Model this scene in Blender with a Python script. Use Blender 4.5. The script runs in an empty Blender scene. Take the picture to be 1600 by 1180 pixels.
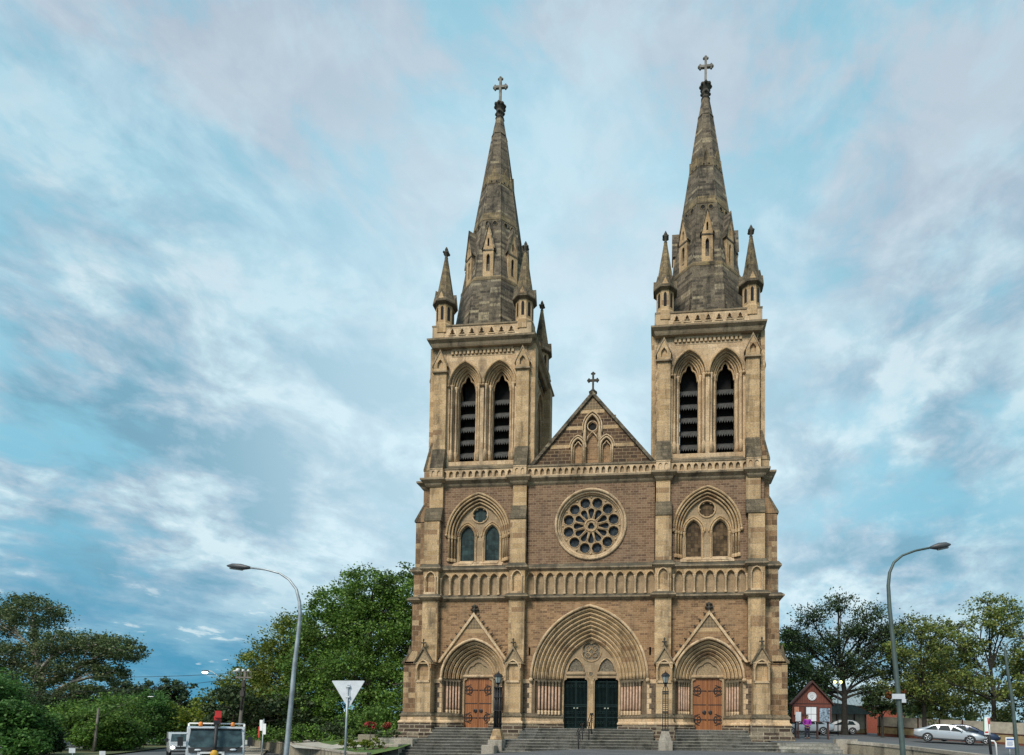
import bpy, bmesh, math, random
import numpy as np
from mathutils import Vector, Matrix
from mathutils.geometry import tessellate_polygon
random.seed(7); RNG = np.random.default_rng(11)
PI = math.pi
S = bpy.context.scene
COL = S.collection
R = math.radians

# ------------------------------------------------------------------ node helpers
class NT:
    def __init__(s, tree): s.t = tree; s.n = tree.nodes; s.l = tree.links
    def new(s, typ, **kw):
        n = s.n.new('ShaderNode' + typ)
        for k, v in kw.items():
            setattr(n, k, v)
        return n
    def put(s, inp, v):
        if isinstance(v, bpy.types.NodeSocket): s.l.new(v, inp)
        elif isinstance(v, (tuple, list)) and len(v) == 3 and inp.type == 'RGBA': inp.default_value = (*v, 1)
        else: inp.default_value = v
    def math(s, op, a, b=None, c=None, clamp=False):
        n = s.new('Math', operation=op, use_clamp=clamp); s.put(n.inputs[0], a)
        if b is not None: s.put(n.inputs[1], b)
        if c is not None: s.put(n.inputs[2], c)
        return n.outputs[0]
    def vmath(s, op, a, b=None):
        n = s.new('VectorMath', operation=op); s.put(n.inputs[0], a)
        if b is not None: s.put(n.inputs[1], b)
        return n.outputs['Value'] if op in ('DOT_PRODUCT', 'LENGTH') else n.outputs[0]
    def mix(s, f, a, b, blend='MIX'):
        n = s.new('Mix', data_type='RGBA', blend_type=blend); s.put(n.inputs[0], f); s.put(n.inputs[6], a); s.put(n.inputs[7], b)
        return n.outputs[2]
    def noise(s, vec, scale, detail=4, rough=.55, dist=0.0):
        n = s.new('TexNoise'); 
        if vec is not None: s.put(n.inputs['Vector'], vec)
        n.inputs['Scale'].default_value = scale; n.inputs['Detail'].default_value = detail
        n.inputs['Roughness'].default_value = rough; n.inputs['Distortion'].default_value = dist
        return n.outputs[0]
    def smooth(s, v, a, b, to0=0.0, to1=1.0):
        n = s.new('MapRange', interpolation_type='SMOOTHSTEP'); s.put(n.inputs[0], v)
        n.inputs[1].default_value = a; n.inputs[2].default_value = b; n.inputs[3].default_value = to0; n.inputs[4].default_value = to1
        return n.outputs[0]
    def scalev(s, vec, sc, rot=(0,0,0), loc=(0,0,0)):
        n = s.new('Mapping'); s.put(n.inputs[0], vec); n.inputs['Location'].default_value = loc
        n.inputs['Rotation'].default_value = rot; n.inputs['Scale'].default_value = sc
        return n.outputs[0]

MATS = {}
def base_mat(name):
    m = bpy.data.materials.new(name); m.use_nodes = True
    t = NT(m.node_tree); b = t.n['Principled BSDF']; MATS[name] = m
    return m, t, b

def plain(name, col, rough=.6, metal=0.0, var=.12, vscale=3.0, bump=0.0, bscale=30, spec=.5, coat=0.0):
    m, t, b = base_mat(name)
    tc = t.new('TexCoord').outputs['Object']
    n = t.noise(tc, vscale, 5)
    f = t.smooth(n, .3, .7, 1 - var, 1 + var)
    c = t.vmath('SCALE', tuple(col)); c.node.inputs['Scale'].default_value = 1
    t.put(c.node.inputs['Scale'], f)
    t.put(b.inputs['Base Color'], c)
    b.inputs['Roughness'].default_value = rough; b.inputs['Metallic'].default_value = metal
    b.inputs['Specular IOR Level'].default_value = spec
    b.inputs['Coat Weight'].default_value = coat
    if bump:
        bp = t.new('Bump'); bp.inputs['Strength'].default_value = bump; bp.inputs['Distance'].default_value = .02
        t.put(bp.inputs['Height'], t.noise(tc, bscale, 4)); t.put(b.inputs['Normal'], bp.outputs[0])
    return m

def masonry(name, c1, c2, mortar, bw, bh, ms=.012, third=None, third_amt=.3, stain=(.05, .045, .035), stain_amt=.4, lichen=None,
            bump=.5, grain=.25, blotch=.25, sat=None, offset=.5, topdark=0.0):
    """coursed stone: bricks in the plane of the face, block-to-block colour, run-off streaks and soot"""
    m, t, b = base_mat(name)
    tc = t.new('TexCoord'); P = tc.outputs['Object']; N = tc.outputs['Normal']
    sp = t.new('SeparateXYZ'); t.put(sp.inputs[0], P); sn = t.new('SeparateXYZ'); t.put(sn.inputs[0], N)
    side = t.math('GREATER_THAN', t.math('ABSOLUTE', sn.outputs[0]), t.math('ABSOLUTE', sn.outputs[1]))
    u = t.math('ADD', t.math('MULTIPLY', sp.outputs[0], t.math('SUBTRACT', 1.0, side)), t.math('MULTIPLY', sp.outputs[1], side))
    jit = t.math('MULTIPLY', t.math('SUBTRACT', t.noise(P, 2.2, 2), .5), .03)
    cv = t.new('CombineXYZ'); t.put(cv.inputs[0], u); t.put(cv.inputs[1], t.math('ADD', sp.outputs[2], jit))
    def brick(w, h, mo, off):
        n = t.new('TexBrick'); t.put(n.inputs['Vector'], cv.outputs[0]); n.offset = off; n.offset_frequency = 2
        n.inputs['Color1'].default_value = (0, 0, 0, 1); n.inputs['Color2'].default_value = (1, 1, 1, 1); n.inputs['Mortar'].default_value = (.5, .5, .5, 1)
        n.inputs['Scale'].default_value = 1; n.inputs['Mortar Size'].default_value = mo; n.inputs['Mortar Smooth'].default_value = .3
        n.inputs['Brick Width'].default_value = w; n.inputs['Row Height'].default_value = h; n.inputs['Bias'].default_value = 0
        return n
    b1 = brick(bw, bh, ms, offset)
    rnd = t.new('SeparateXYZ'); t.l.new(b1.outputs[0], rnd.inputs[0])
    col = t.mix(rnd.outputs[0], c1, c2)
    if third is not None:
        b2 = brick(bw, bh, 0, offset); wn = t.new('TexWhiteNoise', noise_dimensions='3D')
        # a second draw per block, so that some blocks take a third colour
        fl = t.math('SNAP', sp.outputs[2], bh); fu = t.math('SNAP', u, bw * 1.5)
        c3 = t.new('CombineXYZ'); t.put(c3.inputs[0], fu); t.put(c3.inputs[1], fl); t.l.new(c3.outputs[0], wn.inputs['Vector'])
        pick = t.smooth(wn.outputs[0], 1 - third_amt - .03, 1 - third_amt + .03)
        col = t.mix(t.math('MULTIPLY', pick, .85), col, third)
    col = t.mix(b1.outputs['Fac'], col, mortar)
    bl = t.noise(P, .35, 5, .6)
    col = t.mix(t.smooth(bl, .35, .7, 0, blotch), col, t.mix(1.0, col, (1.25, 1.12, .9), 'MULTIPLY'))
    gr = t.noise(P, 14, 5, .7)
    k = t.smooth(gr, .2, .8, 1 - grain, 1 + grain)
    s1 = t.vmath('SCALE', col); t.put(s1.node.inputs['Scale'], k); col = s1
    st = t.noise(t.scalev(P, (1.6, 1.6, .16)), 1.0, 6, .65)
    st2 = t.noise(P, .8, 6, .7)
    sm = t.math('MULTIPLY', t.smooth(st, .44, .68), t.smooth(st2, .33, .60))
    col = t.mix(t.math('MULTIPLY', sm, stain_amt), col, stain)
    if topdark:
        up = t.smooth(sn.outputs[2], .15, .5, 0, topdark)
        col = t.mix(t.math('MULTIPLY', up, t.smooth(st2, .25, .6, .45, 1)), col, (.045, .045, .035))
    if lichen is not None:
        ln = t.noise(P, 1.7, 6, .7)
        col = t.mix(t.smooth(ln, .55, .72, 0, .7), col, lichen)
    t.put(b.inputs['Base Color'], col); b.inputs['Roughness'].default_value = .9; b.inputs['Specular IOR Level'].default_value = .25
    bp = t.new('Bump'); bp.inputs['Strength'].default_value = bump; bp.inputs['Distance'].default_value = .03
    hgt = t.math('SUBTRACT', t.math('ADD', t.math('MULTIPLY', gr, .8), t.math('MULTIPLY', rnd.outputs[0], .3)), t.math('MULTIPLY', b1.outputs['Fac'], .9))
    t.put(bp.inputs['Height'], hgt); t.put(b.inputs['Normal'], bp.outputs[0])
    return m

def leafmat(name, cols, trans=.25):
    m, t, b = base_mat(name)
    g = t.new('NewGeometry'); r = g.outputs['Random Per Island']
    cr = t.new('ValToRGB'); t.put(cr.inputs[0], r); e = cr.color_ramp.elements
    e[0].position = 0; e[0].color = (*cols[0], 1); e[1].position = 1; e[1].color = (*cols[-1], 1)
    for i, c in enumerate(cols[1:-1]):
        x = e.new((i + 1) / (len(cols) - 1)); x.color = (*c, 1)
    P = t.new('TexCoord').outputs['Object']
    n = t.noise(P, .45, 3)
    c = t.vmath('SCALE', cr.outputs[0]); t.put(c.node.inputs['Scale'], t.smooth(n, .3, .7, .7, 1.35))
    t.put(b.inputs['Base Color'], c); b.inputs['Roughness'].default_value = .55; b.inputs['Specular IOR Level'].default_value = .3
    tr = t.new('BsdfTranslucent'); t.put(tr.inputs[0], c); mx = t.new('MixShader'); mx.inputs[0].default_value = trans
    o = t.n['Material Output']; t.l.new(b.outputs[0], mx.inputs[1]); t.l.new(tr.outputs[0], mx.inputs[2]); t.l.new(mx.outputs[0], o.inputs[0])
    return m

def emit(name, col, st):
    m, t, b = base_mat(name); b.inputs['Base Color'].default_value = (*col, 1)
    b.inputs['Emission Color'].default_value = (*col, 1); b.inputs['Emission Strength'].default_value = st
    return m

def glass(name, col, rough=.08, lead=None, lw=.09, lh=.12, leadcol=(.02, .02, .02), var=.5):
    m, t, b = base_mat(name)
    P = t.new('TexCoord').outputs['Object']
    n = t.noise(P, 2.5, 4)
    c = t.vmath('SCALE', tuple(col)); t.put(c.node.inputs['Scale'], t.smooth(n, .3, .7, 1 - var, 1 + var))
    if lead:
        sp = t.new('SeparateXYZ'); t.put(sp.inputs[0], P); cv = t.new('CombineXYZ'); t.put(cv.inputs[0], sp.outputs[0]); t.put(cv.inputs[1], sp.outputs[2])
        br = t.new('TexBrick'); t.l.new(cv.outputs[0], br.inputs['Vector']); br.offset = 0
        br.inputs['Scale'].default_value = 1; br.inputs['Brick Width'].default_value = lw; br.inputs['Row Height'].default_value = lh
        br.inputs['Mortar Size'].default_value = .008; br.inputs['Color1'].default_value = (.55, .55, .55, 1); br.inputs['Color2'].default_value = (1.3, 1.3, 1.3, 1); br.inputs['Mortar'].default_value = (1, 1, 1, 1)
        c = t.mix(1.0, c, br.outputs[0], 'MULTIPLY')
        c = t.mix(br.outputs['Fac'], c, leadcol)
    t.put(b.inputs['Base Color'], c); b.inputs['Roughness'].default_value = rough; b.inputs['Specular IOR Level'].default_value = .1
    return m

# ------------------------------------------------------------------ mesh helpers
ZMAP = [False]
def zmap(z):
    """measured heights to true heights on the cathedral"""
    return z if z < 17 else z + .0245*(z - 17) + .0275*max(0, z - 35)
class MB:
    def __init__(s): s.v = []; s.f = []; s.s = []; s.T = Matrix.Identity(4)
    def add(s, vs, fs, smooth=False):
        o = len(s.v); T = s.T
        s.v += [tuple(T @ Vector(p)) for p in vs]
        s.f += [tuple(i + o for i in f) for f in fs]; s.s += [smooth] * len(fs)
        return s
    def box(s, x0, x1, y0, y1, z0, z1):
        vs = [(x, y, z) for x in (x0, x1) for y in (y0, y1) for z in (z0, z1)]
        return s.add(vs, [(0,1,3,2),(4,6,7,5),(0,4,5,1),(2,3,7,6),(0,2,6,4),(1,5,7,3)])
    def frustum(s, cx, cy, z0, z1, a0, b0, a1, b1):
        vs = [(cx-a0,cy-b0,z0),(cx+a0,cy-b0,z0),(cx+a0,cy+b0,z0),(cx-a0,cy+b0,z0),(cx-a1,cy-b1,z1),(cx+a1,cy-b1,z1),(cx+a1,cy+b1,z1),(cx-a1,cy+b1,z1)]
        return s.add(vs, [(3,2,1,0),(4,5,6,7),(0,1,5,4),(1,2,6,5),(2,3,7,6),(3,0,4,7)])
    def loft(s, rings, smooth=False, cap=True, closed=True):
        n = len(rings[0]); vs = [p for r in rings for p in r]; fs = []
        for k in range(len(rings) - 1):
            for i in range(n if closed else n - 1):
                j = (i + 1) % n; fs.append((k*n+i, k*n+j, (k+1)*n+j, (k+1)*n+i))
        s.add(vs, fs, smooth)
        if cap: s.add(list(rings[0]), [tuple(range(n))[::-1]]); s.add(list(rings[-1]), [tuple(range(n))])
        return s
    def prism_x(s, prof, x0, x1): return s.loft([[(x0, y, z) for y, z in prof], [(x1, y, z) for y, z in prof]])
    def prism_y(s, prof, y0, y1): return s.loft([[(x, y0, z) for x, z in prof], [(x, y1, z) for x, z in prof]])
    def prism_z(s, prof, z0, z1): return s.loft([[(x, y, z0) for x, y in prof], [(x, y, z1) for x, y in prof]])
    def ngon(s, cx, cy, prof, n=8, ph=None, smooth=False, cap=True):
        """lathe: prof [(r,z)]; flat faces to the front when ph is None"""
        ph = PI / n if ph is None else ph
        k = 1 / math.cos(PI / n) if not smooth else 1
        return s.loft([[(cx + r*k*math.cos(ph + 2*PI*i/n), cy + r*k*math.sin(ph + 2*PI*i/n), z) for i in range(n)] for r, z in prof], smooth, cap)
    def tube(s, pts, r, n=8, cap=True, smooth=True, closed=False):
        P = [Vector(p) for p in pts]; rr = r if isinstance(r, (list, tuple)) else [r] * len(P)
        rings = []; up = None
        for i, p in enumerate(P):
            if closed: d = (P[(i+1) % len(P)] - P[i-1]).normalized()
            else: d = (P[min(i+1, len(P)-1)] - P[max(i-1, 0)]).normalized()
            if up is None:
                up = Vector((0, 0, 1)) if abs(d.z) < .9 else Vector((0, 1, 0))
            a = d.cross(up); 
            if a.length < 1e-6: a = d.orthogonal()
            a.normalize(); b = a.cross(d).normalized(); up = b
            rings.append([tuple(p + (a*math.cos(2*PI*k/n) + b*math.sin(2*PI*k/n)) * rr[i]) for k in range(n)])
        if closed: rings.append(rings[0]); cap = False
        return s.loft(rings, smooth, cap)
    def ball(s, c, r, n=8, m=6, sq=(1,1,1)):
        rings = []
        for j in range(1, m):
            t = PI * j / m
            rings.append([(c[0]+sq[0]*r*math.sin(t)*math.cos(2*PI*i/n), c[1]+sq[1]*r*math.sin(t)*math.sin(2*PI*i/n), c[2]-sq[2]*r*math.cos(t)) for i in range(n)])
        return s.loft(rings, True, True)
    def plate(s, outer, holes=(), y0=0.0, y1=.3, back=False, rim=True, ax=None):
        """flat slab in the XZ plane with holes; front at y0, back at y1"""
        loops = [list(outer)] + [list(h) for h in holes]
        flat = [p for l in loops for p in l]
        tri = tessellate_polygon([[Vector((p[0], p[1], 0)) for p in l] for l in loops])
        s.add([(p[0], y0, p[1]) for p in flat], [tuple(t) for t in tri])
        if back: s.add([(p[0], y1, p[1]) for p in flat], [tuple(t) for t in tri])
        for li, l in enumerate(loops):
            if li == 0 and not rim: continue
            n = len(l); vs = [(p[0], y0, p[1]) for p in l] + [(p[0], y1, p[1]) for p in l]
            s.add(vs, [(i, (i+1) % n, n + (i+1) % n, n + i) for i in range(n)])
        return s
    def sweep(s, path, prof, closed=False):
        """string course: path [(x,y)] in plan walked with the outside on the right, prof [(out,z)] closed section"""
        P = [Vector(p) for p in path]; n = len(P); rings = []
        for i in range(n):
            d1 = (P[i] - P[i-1]).normalized() if (i > 0 or closed) else None
            d2 = (P[(i+1) % n] - P[i]).normalized() if (i < n-1 or closed) else None
            if d1 is None: d1 = d2
            if d2 is None: d2 = d1
            n1 = Vector((d1.y, -d1.x)); n2 = Vector((d2.y, -d2.x)); m = (n1 + n2)
            m = m.normalized() if m.length > 1e-6 else n1
            k = 1 / max(.3, m.dot(n1))
            rings.append([(P[i].x + m.x*o*k, P[i].y + m.y*o*k, z) for o, z in prof])
        if closed: rings.append(rings[0])
        return s.loft(rings, cap=not closed)
    def build(s, name, mat, parent=None, fix=True, label=None, loc=None):
        if ZMAP[0]: s.v = [(x, y, zmap(z)) for x, y, z in s.v]
        me = bpy.data.meshes.new(name); me.from_pydata(s.v, [], s.f); me.materials.append(MATS[mat] if isinstance(mat, str) else mat)
        me.polygons.foreach_set('use_smooth', s.s)
        if fix:
            bm = bmesh.new(); bm.from_mesh(me); bmesh.ops.remove_doubles(bm, verts=bm.verts, dist=1e-5)
            bmesh.ops.recalc_face_normals(bm, faces=bm.faces); bm.to_mesh(me); bm.free()
        me.update()
        o = bpy.data.objects.new(name, me); COL.objects.link(o)
        if parent is not None: o.parent = parent
        if loc is not None: o.location = loc
        if label: o['label'] = label
        return o

def islands(m):
    par = list(range(len(m.v)))
    def find(a):
        while par[a] != a: par[a] = par[par[a]]; a = par[a]
        return a
    key = {}
    for i, p in enumerate(m.v):
        k = tuple(round(c, 4) for c in p)
        if k in key: par[find(i)] = find(key[k])
        else: key[k] = i
    for f in m.f:
        for b in f[1:]: par[find(b)] = find(f[0])
    out = {}
    for f, s in zip(m.f, m.s):
        r = find(f[0]); q, mp = out.setdefault(r, (MB(), {}))
        for i in f:
            if i not in mp: mp[i] = len(q.v); q.v.append(m.v[i])
        q.f.append(tuple(mp[i] for i in f)); q.s.append(s)
    return [q for q, _ in out.values()]
def build_each(m, name, mat, parent):
    """one object per separate piece"""
    return [q.build(name, mat, parent) for q in islands(m)]
def tag(o, label=None, cat=None, group=None, kind=None):
    if label: o['label'] = label
    if cat: o['category'] = cat
    if group: o['group'] = group
    if kind: o['kind'] = kind
    return o
def empty(name, loc, rz=0.0, label=None, cat=None, group=None):
    o = bpy.data.objects.new(name, None); COL.objects.link(o); o.location = loc; o.rotation_euler = (0, 0, rz)
    o.empty_display_size = .3
    return tag(o, label, cat, group)
def kids(o): return [c for c in COL.objects if c.parent == o]
def copy_tree(o, parent=None):
    ch = kids(o); c = o.copy(); COL.objects.link(c); c.parent = parent if parent is not None else o.parent
    for k in ch: copy_tree(k, c)
    return c

def arc_r(s, h): return (s*s + h*h) / (2*s)
def arch(cx, s, zs, h, n=10):
    """pointed arch from the left springing over the apex to the right springing"""
    r = arc_r(s, h); ap = math.acos(max(-1, min(1, (s - r) / r)))  # angle at the apex, from the left arc's centre
    L = [(cx - s + r + r*math.cos(PI - (PI - ap)*i/n), zs + r*math.sin(PI - (PI - ap)*i/n)) for i in range(n + 1)]
    return L + [(2*cx - x, z) for x, z in reversed(L[:-1])]
def cusped(cx, s, zs, h, n=16, d=.2, w=.07, at=(.33, .67)):
    A = arch(cx, s, zs, h, n); c = (cx, zs + h*.35); out = []
    for i, (x, z) in enumerate(A):
        t = i / (len(A) - 1); k = 1 - sum(d*math.exp(-((t - a)/w)**2) for a in at)
        out.append((c[0] + (x - c[0])*k, c[1] + (z - c[1])*k) if z > zs + .01 else (x, z))
    return out
def door_hole(cx, s, z0, zs, h, n=10): return [(cx - s, z0)] + arch(cx, s, zs, h, n) + [(cx + s, z0)]
def circle(cx, cz, r, n=24, ph=0.0): return [(cx + r*math.cos(ph + 2*PI*i/n), cz + r*math.sin(ph + 2*PI*i/n)) for i in range(n)]
def foil(cx, cz, r, k, n=48, ph=0.0, d=.3):
    return [(cx + q*math.cos(a), cz + q*math.sin(a)) for a, q in ((2*PI*i/n, r*(1 - d + d*abs(math.cos(k*(2*PI*i/n - ph)/2))**.6)) for i in range(n))]
# ------------------------------------------------------------------ materials
TAN = (.40, .275, .155)
masonry('ashlar', (.37, .25, .132), (.53, .375, .215), (.47, .37, .26), .70, .36, .011, third=(.27, .165, .09), third_amt=.07, stain=(.055, .045, .032), stain_amt=.72, grain=.42)
masonry('ashlar_pale', (.44, .305, .18), (.63, .47, .30), (.50, .40, .28), .6, .42, .009, stain=(.07, .055, .04), stain_amt=.7, grain=.4)
masonry('trim', (.40, .29, .17), (.53, .40, .26), (.45, .35, .24), .7, 3.0, .006, stain=(.06, .052, .04), stain_amt=.6, topdark=.75, grain=.28)
masonry('course', (.23, .175, .115), (.345, .27, .18), (.22, .18, .12), .9, 3.0, .006, stain=(.035, .032, .026), stain_amt=.8, topdark=.85, grain=.35)
masonry('rubble_low', (.225, .13, .066), (.36, .22, .118), (.37, .27, .17), .32, .14, .011, third=(.15, .085, .05), third_amt=.14, stain=(.06, .045, .035), stain_amt=.4, grain=.35)
masonry('rubble_high', (.150, .088, .053), (.245, .155, .098), (.33, .245, .165), .36, .16, .013, third=(.115, .066, .042), third_amt=.10, stain=(.06, .05, .04), stain_amt=.35, grain=.35)
masonry('rubble_dark', (.055, .034, .023), (.115, .068, .040), (.27, .195, .12), .52, .235, .022, third=(.15, .09, .05), third_amt=.15, grain=.45)
masonry('quoin_mix', (.135, .08, .045), (.30, .19, .105), (.33, .25, .17), .42, .36, .013, third=(.43, .31, .18), third_amt=.30, grain=.45, stain_amt=.6)
masonry('plinth_rubble', (.045, .032, .025), (.10, .07, .05), (.29, .245, .18), .75, .25, .035, third=(.20, .165, .12), third_amt=.25, grain=.5)
masonry('slate_stone', (.060, .050, .038), (.185, .152, .11), (.16, .135, .10), .50, .22, .016, third=(.31, .26, .175), third_amt=.13, stain=(.02, .019, .015), stain_amt=.92, grain=.65, lichen=(.25, .19, .115))
masonry('weathering', (.105, .085, .058), (.19, .15, .10), (.10, .085, .06), .6, .26, .012, stain=(.028, .025, .018), stain_amt=.9, grain=.6, lichen=(.13, .105, .055))
masonry('pinnacle_stone', (.13, .10, .062), (.26, .20, .11), (.13, .10, .07), .4, .28, .012, stain=(.018, .016, .013), stain_amt=1.0, grain=.6, lichen=(.28, .22, .085))
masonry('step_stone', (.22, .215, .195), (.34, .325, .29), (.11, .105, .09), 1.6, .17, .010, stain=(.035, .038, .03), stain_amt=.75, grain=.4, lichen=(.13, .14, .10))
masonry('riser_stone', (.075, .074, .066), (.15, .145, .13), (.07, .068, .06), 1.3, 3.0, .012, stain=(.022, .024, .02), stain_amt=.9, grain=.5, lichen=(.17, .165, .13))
masonry('coping_stone', (.30, .27, .225), (.42, .385, .325), (.25, .22, .18), 1.3, 3.0, .008, stain=(.07, .065, .055), stain_amt=.7, grain=.35)
masonry('low_wall', (.23, .205, .155), (.33, .295, .225), (.20, .175, .13), 2.2, 3.0, .010, stain=(.05, .046, .04), stain_amt=.85, grain=.35)
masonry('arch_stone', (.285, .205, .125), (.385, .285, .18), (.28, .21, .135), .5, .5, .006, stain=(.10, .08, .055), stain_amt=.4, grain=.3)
plain('finial_stone', (.055, .048, .036), .9, var=.4, vscale=6, bump=.5)
masonry('recess_shade_stone', (.15, .105, .062), (.235, .17, .10), (.16, .12, .075), .4, .4, .006, stain=(.045, .036, .026), stain_amt=.7, grain=.4)  # shade of the recessed arch rings, put into the stone colour
masonry('rubble_flank', (.075, .055, .04), (.155, .115, .08), (.20, .155, .11), .36, .16, .012, third=(.06, .04, .03), third_amt=.12, grain=.4)  # darker rubble for the wall strips beside the portals
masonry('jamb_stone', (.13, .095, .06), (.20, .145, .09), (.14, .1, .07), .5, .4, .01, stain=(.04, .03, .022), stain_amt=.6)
plain('pink_granite', (.41, .26, .175), .55, var=.22, vscale=5)
plain('carved', (.155, .13, .092), .9, var=.55, vscale=11, bump=1.0, bscale=16)
plain('carved_pale', (.30, .22, .13), .9, var=.3, vscale=9, bump=.8, bscale=14)
plain('iron', (.013, .013, .014), .5, var=.3)
plain('gate_iron', (.007, .022, .021), .6, var=.3, spec=.2)
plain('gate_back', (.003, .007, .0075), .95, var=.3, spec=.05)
plain('louvre', (.048, .047, .044), .75, var=.35, vscale=7, bump=.3)
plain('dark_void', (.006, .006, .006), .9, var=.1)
plain('brass', (.6, .55, .42), .35, .9)
plain('lead', (.18, .19, .19), .6, .2)
plain('cross_stone', (.19, .18, .155), .85, var=.35, vscale=4)
glass('window_blue', (.026, .046, .045), .30, True, .24, .34, var=.4)
glass('window_brown', (.105, .068, .036), .35, True, .24, .26, var=.45)
glass('rose_glass', (.034, .046, .056), .30, True, .11, .11, var=.5)
def wood():
    m, t, b = base_mat('door_wood')
    P = t.new('TexCoord').outputs['Object']; sp = t.new('SeparateXYZ'); t.put(sp.inputs[0], P)
    q = t.math('MULTIPLY', sp.outputs[0], 1 / .135); fr = t.math('FRACT', q); pl = t.math('FLOOR', q)
    wn = t.new('TexWhiteNoise', noise_dimensions='1D'); t.l.new(pl, wn.inputs['W'])
    gr = t.noise(t.scalev(P, (30, 30, 1.6)), 1, 4)
    c = t.mix(wn.outputs[0], (.26, .092, .026), (.39, .15, .043))
    c = t.mix(t.smooth(gr, .35, .7, 0, .5), c, (.13, .036, .011))
    gap = t.math('LESS_THAN', t.math('ABSOLUTE', t.math('SUBTRACT', fr, .5)), .455)
    c = t.mix(gap, (.05, .016, .006), c)
    t.put(b.inputs['Base Color'], c); b.inputs['Roughness'].default_value = .5
    bp = t.new('Bump'); bp.inputs['Strength'].default_value = .5; bp.inputs['Distance'].default_value = .02
    t.put(bp.inputs['Height'], gap); t.put(b.inputs['Normal'], bp.outputs[0])
wood()
def diaper():
    m, t, b = base_mat('diaper')
    P = t.new('TexCoord').outputs['Object']; c = t.new('TexChecker'); t.put(c.inputs[0], t.scalev(P, (7, .001, 7), (0, R(45), 0)))
    c.inputs['Scale'].default_value = 1; c.inputs[1].default_value = (.16, .115, .07, 1); c.inputs[2].default_value = (.25, .18, .10, 1)
    t.put(b.inputs['Base Color'], c.outputs[0]); b.inputs['Roughness'].default_value = .9
diaper()

# ------------------------------------------------------------------ the cathedral
CATH = empty('cathedral', (0, 0, .85), label='tan sandstone cathedral with twin spires, rose window and three arched portals', cat='cathedral')
CATH.location = (0, 0, 0)
def P_(mb, name, mat, parent=None, label=None): return mb.build(name, mat, parent or CATH, label=label)
SILL = 1.6; GC, MC, TC = 7.90, 7.77, 7.78          # bay centres: ground, middle stage, tower
# buttress plan sizes (centre, half width) for the inner and outer pair
BI, BO = 4.89, 10.90
def wall_path(yb, hb, yw=0.0, xs=12.7, y_s0=.25, y_s1=1.5, ye=7.4, bi=BI, bo=BO, xw=11.5):
    """outline of the whole front, left to right, outside on the right hand"""
    L = [(-xw, ye), (-xw, y_s1), (-xs, y_s1), (-xs, y_s0), (-bo - hb, y_s0), (-bo - hb, yb), (-bo + hb, yb), (-bo + hb, yw), (-bi - hb, yw), (-bi - hb, yb), (-bi + hb, yb), (-bi + hb, yw)]
    return L + [(-x, y) for x, y in reversed(L)]

ZMAP[0] = True
# --- walls of the centre bay and the two tower bays
def side(sx):   # mirrored transform
    return Matrix.Scale(sx, 4, (1, 0, 0))
m = MB()
out = [(-4.42, 1.0), (-3.87, 1.0)] + arch(0, 3.87, 4.92, 4.87, 18) + [(3.87, 1.0), (4.42, 1.0), (4.42, 10.45), (-4.42, 10.45)]
m.plate(out, [[(x0, 6.5), (x0 + .13, 6.5), (x0 + .13, 7.05), (x0, 7.05)] for x0 in (-4.13, 4.0)], 0, 1.6)
[m.box(x0 - .1, x0 + .23, .5, .6, 6.4, 7.15) for x0 in (-4.13, 4.0)]
P_(m, 'wall', 'rubble_low', label='brown rubble wall over the central portal')
for sx in (-1, 1):
    m = MB(); c = sx * GC
    m.plate([(c - 3.5, 1.0), (c - 2.22, 1.0)] + arch(c, 2.22, 4.92, 2.63, 14) + [(c + 2.22, 1.0), (c + 3.5, 1.0), (c + 3.5, 10.45), (c - 3.5, 10.45)], [], 0, 1.4)
    P_(m, 'wall', 'rubble_low')
# upper stage
m = MB(); m.plate([(-4.42, 12.5), (4.42, 12.5), (4.42, 18.4), (-4.42, 18.4)], [circle(0, 15.37, 2.22, 48)], 0, .8)
P_(m, 'wall', 'rubble_high', label='grey brown rubble wall round the rose window')
for sx in (-1, 1):
    m = MB(); c = sx * MC
    xa, xb = sorted((sx*4.3, sx*11.45)); m.plate([(xa, 12.5), (xb, 12.5), (xb, 18.4), (xa, 18.4)], [door_hole(c, 2.12, 12.85, 14.82, 2.76, 14)], 0, .8)
    P_(m, 'wall', 'rubble_high')
    # the tower's flank and back walls
    m = MB(); m.T = side(sx)
    m.box(11.1, 11.5, .3, 7.4, .4, 19.3); m.box(4.2, 11.5, 7.0, 7.4, .4, 19.3); m.box(3.9, 4.3, .9, 7.4, 10, 19.3)
    m.box(4.1, 11.3, .5, 7.2, 19.0, 19.35)
    P_(m, 'tower_wall', 'quoin_mix')

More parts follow.
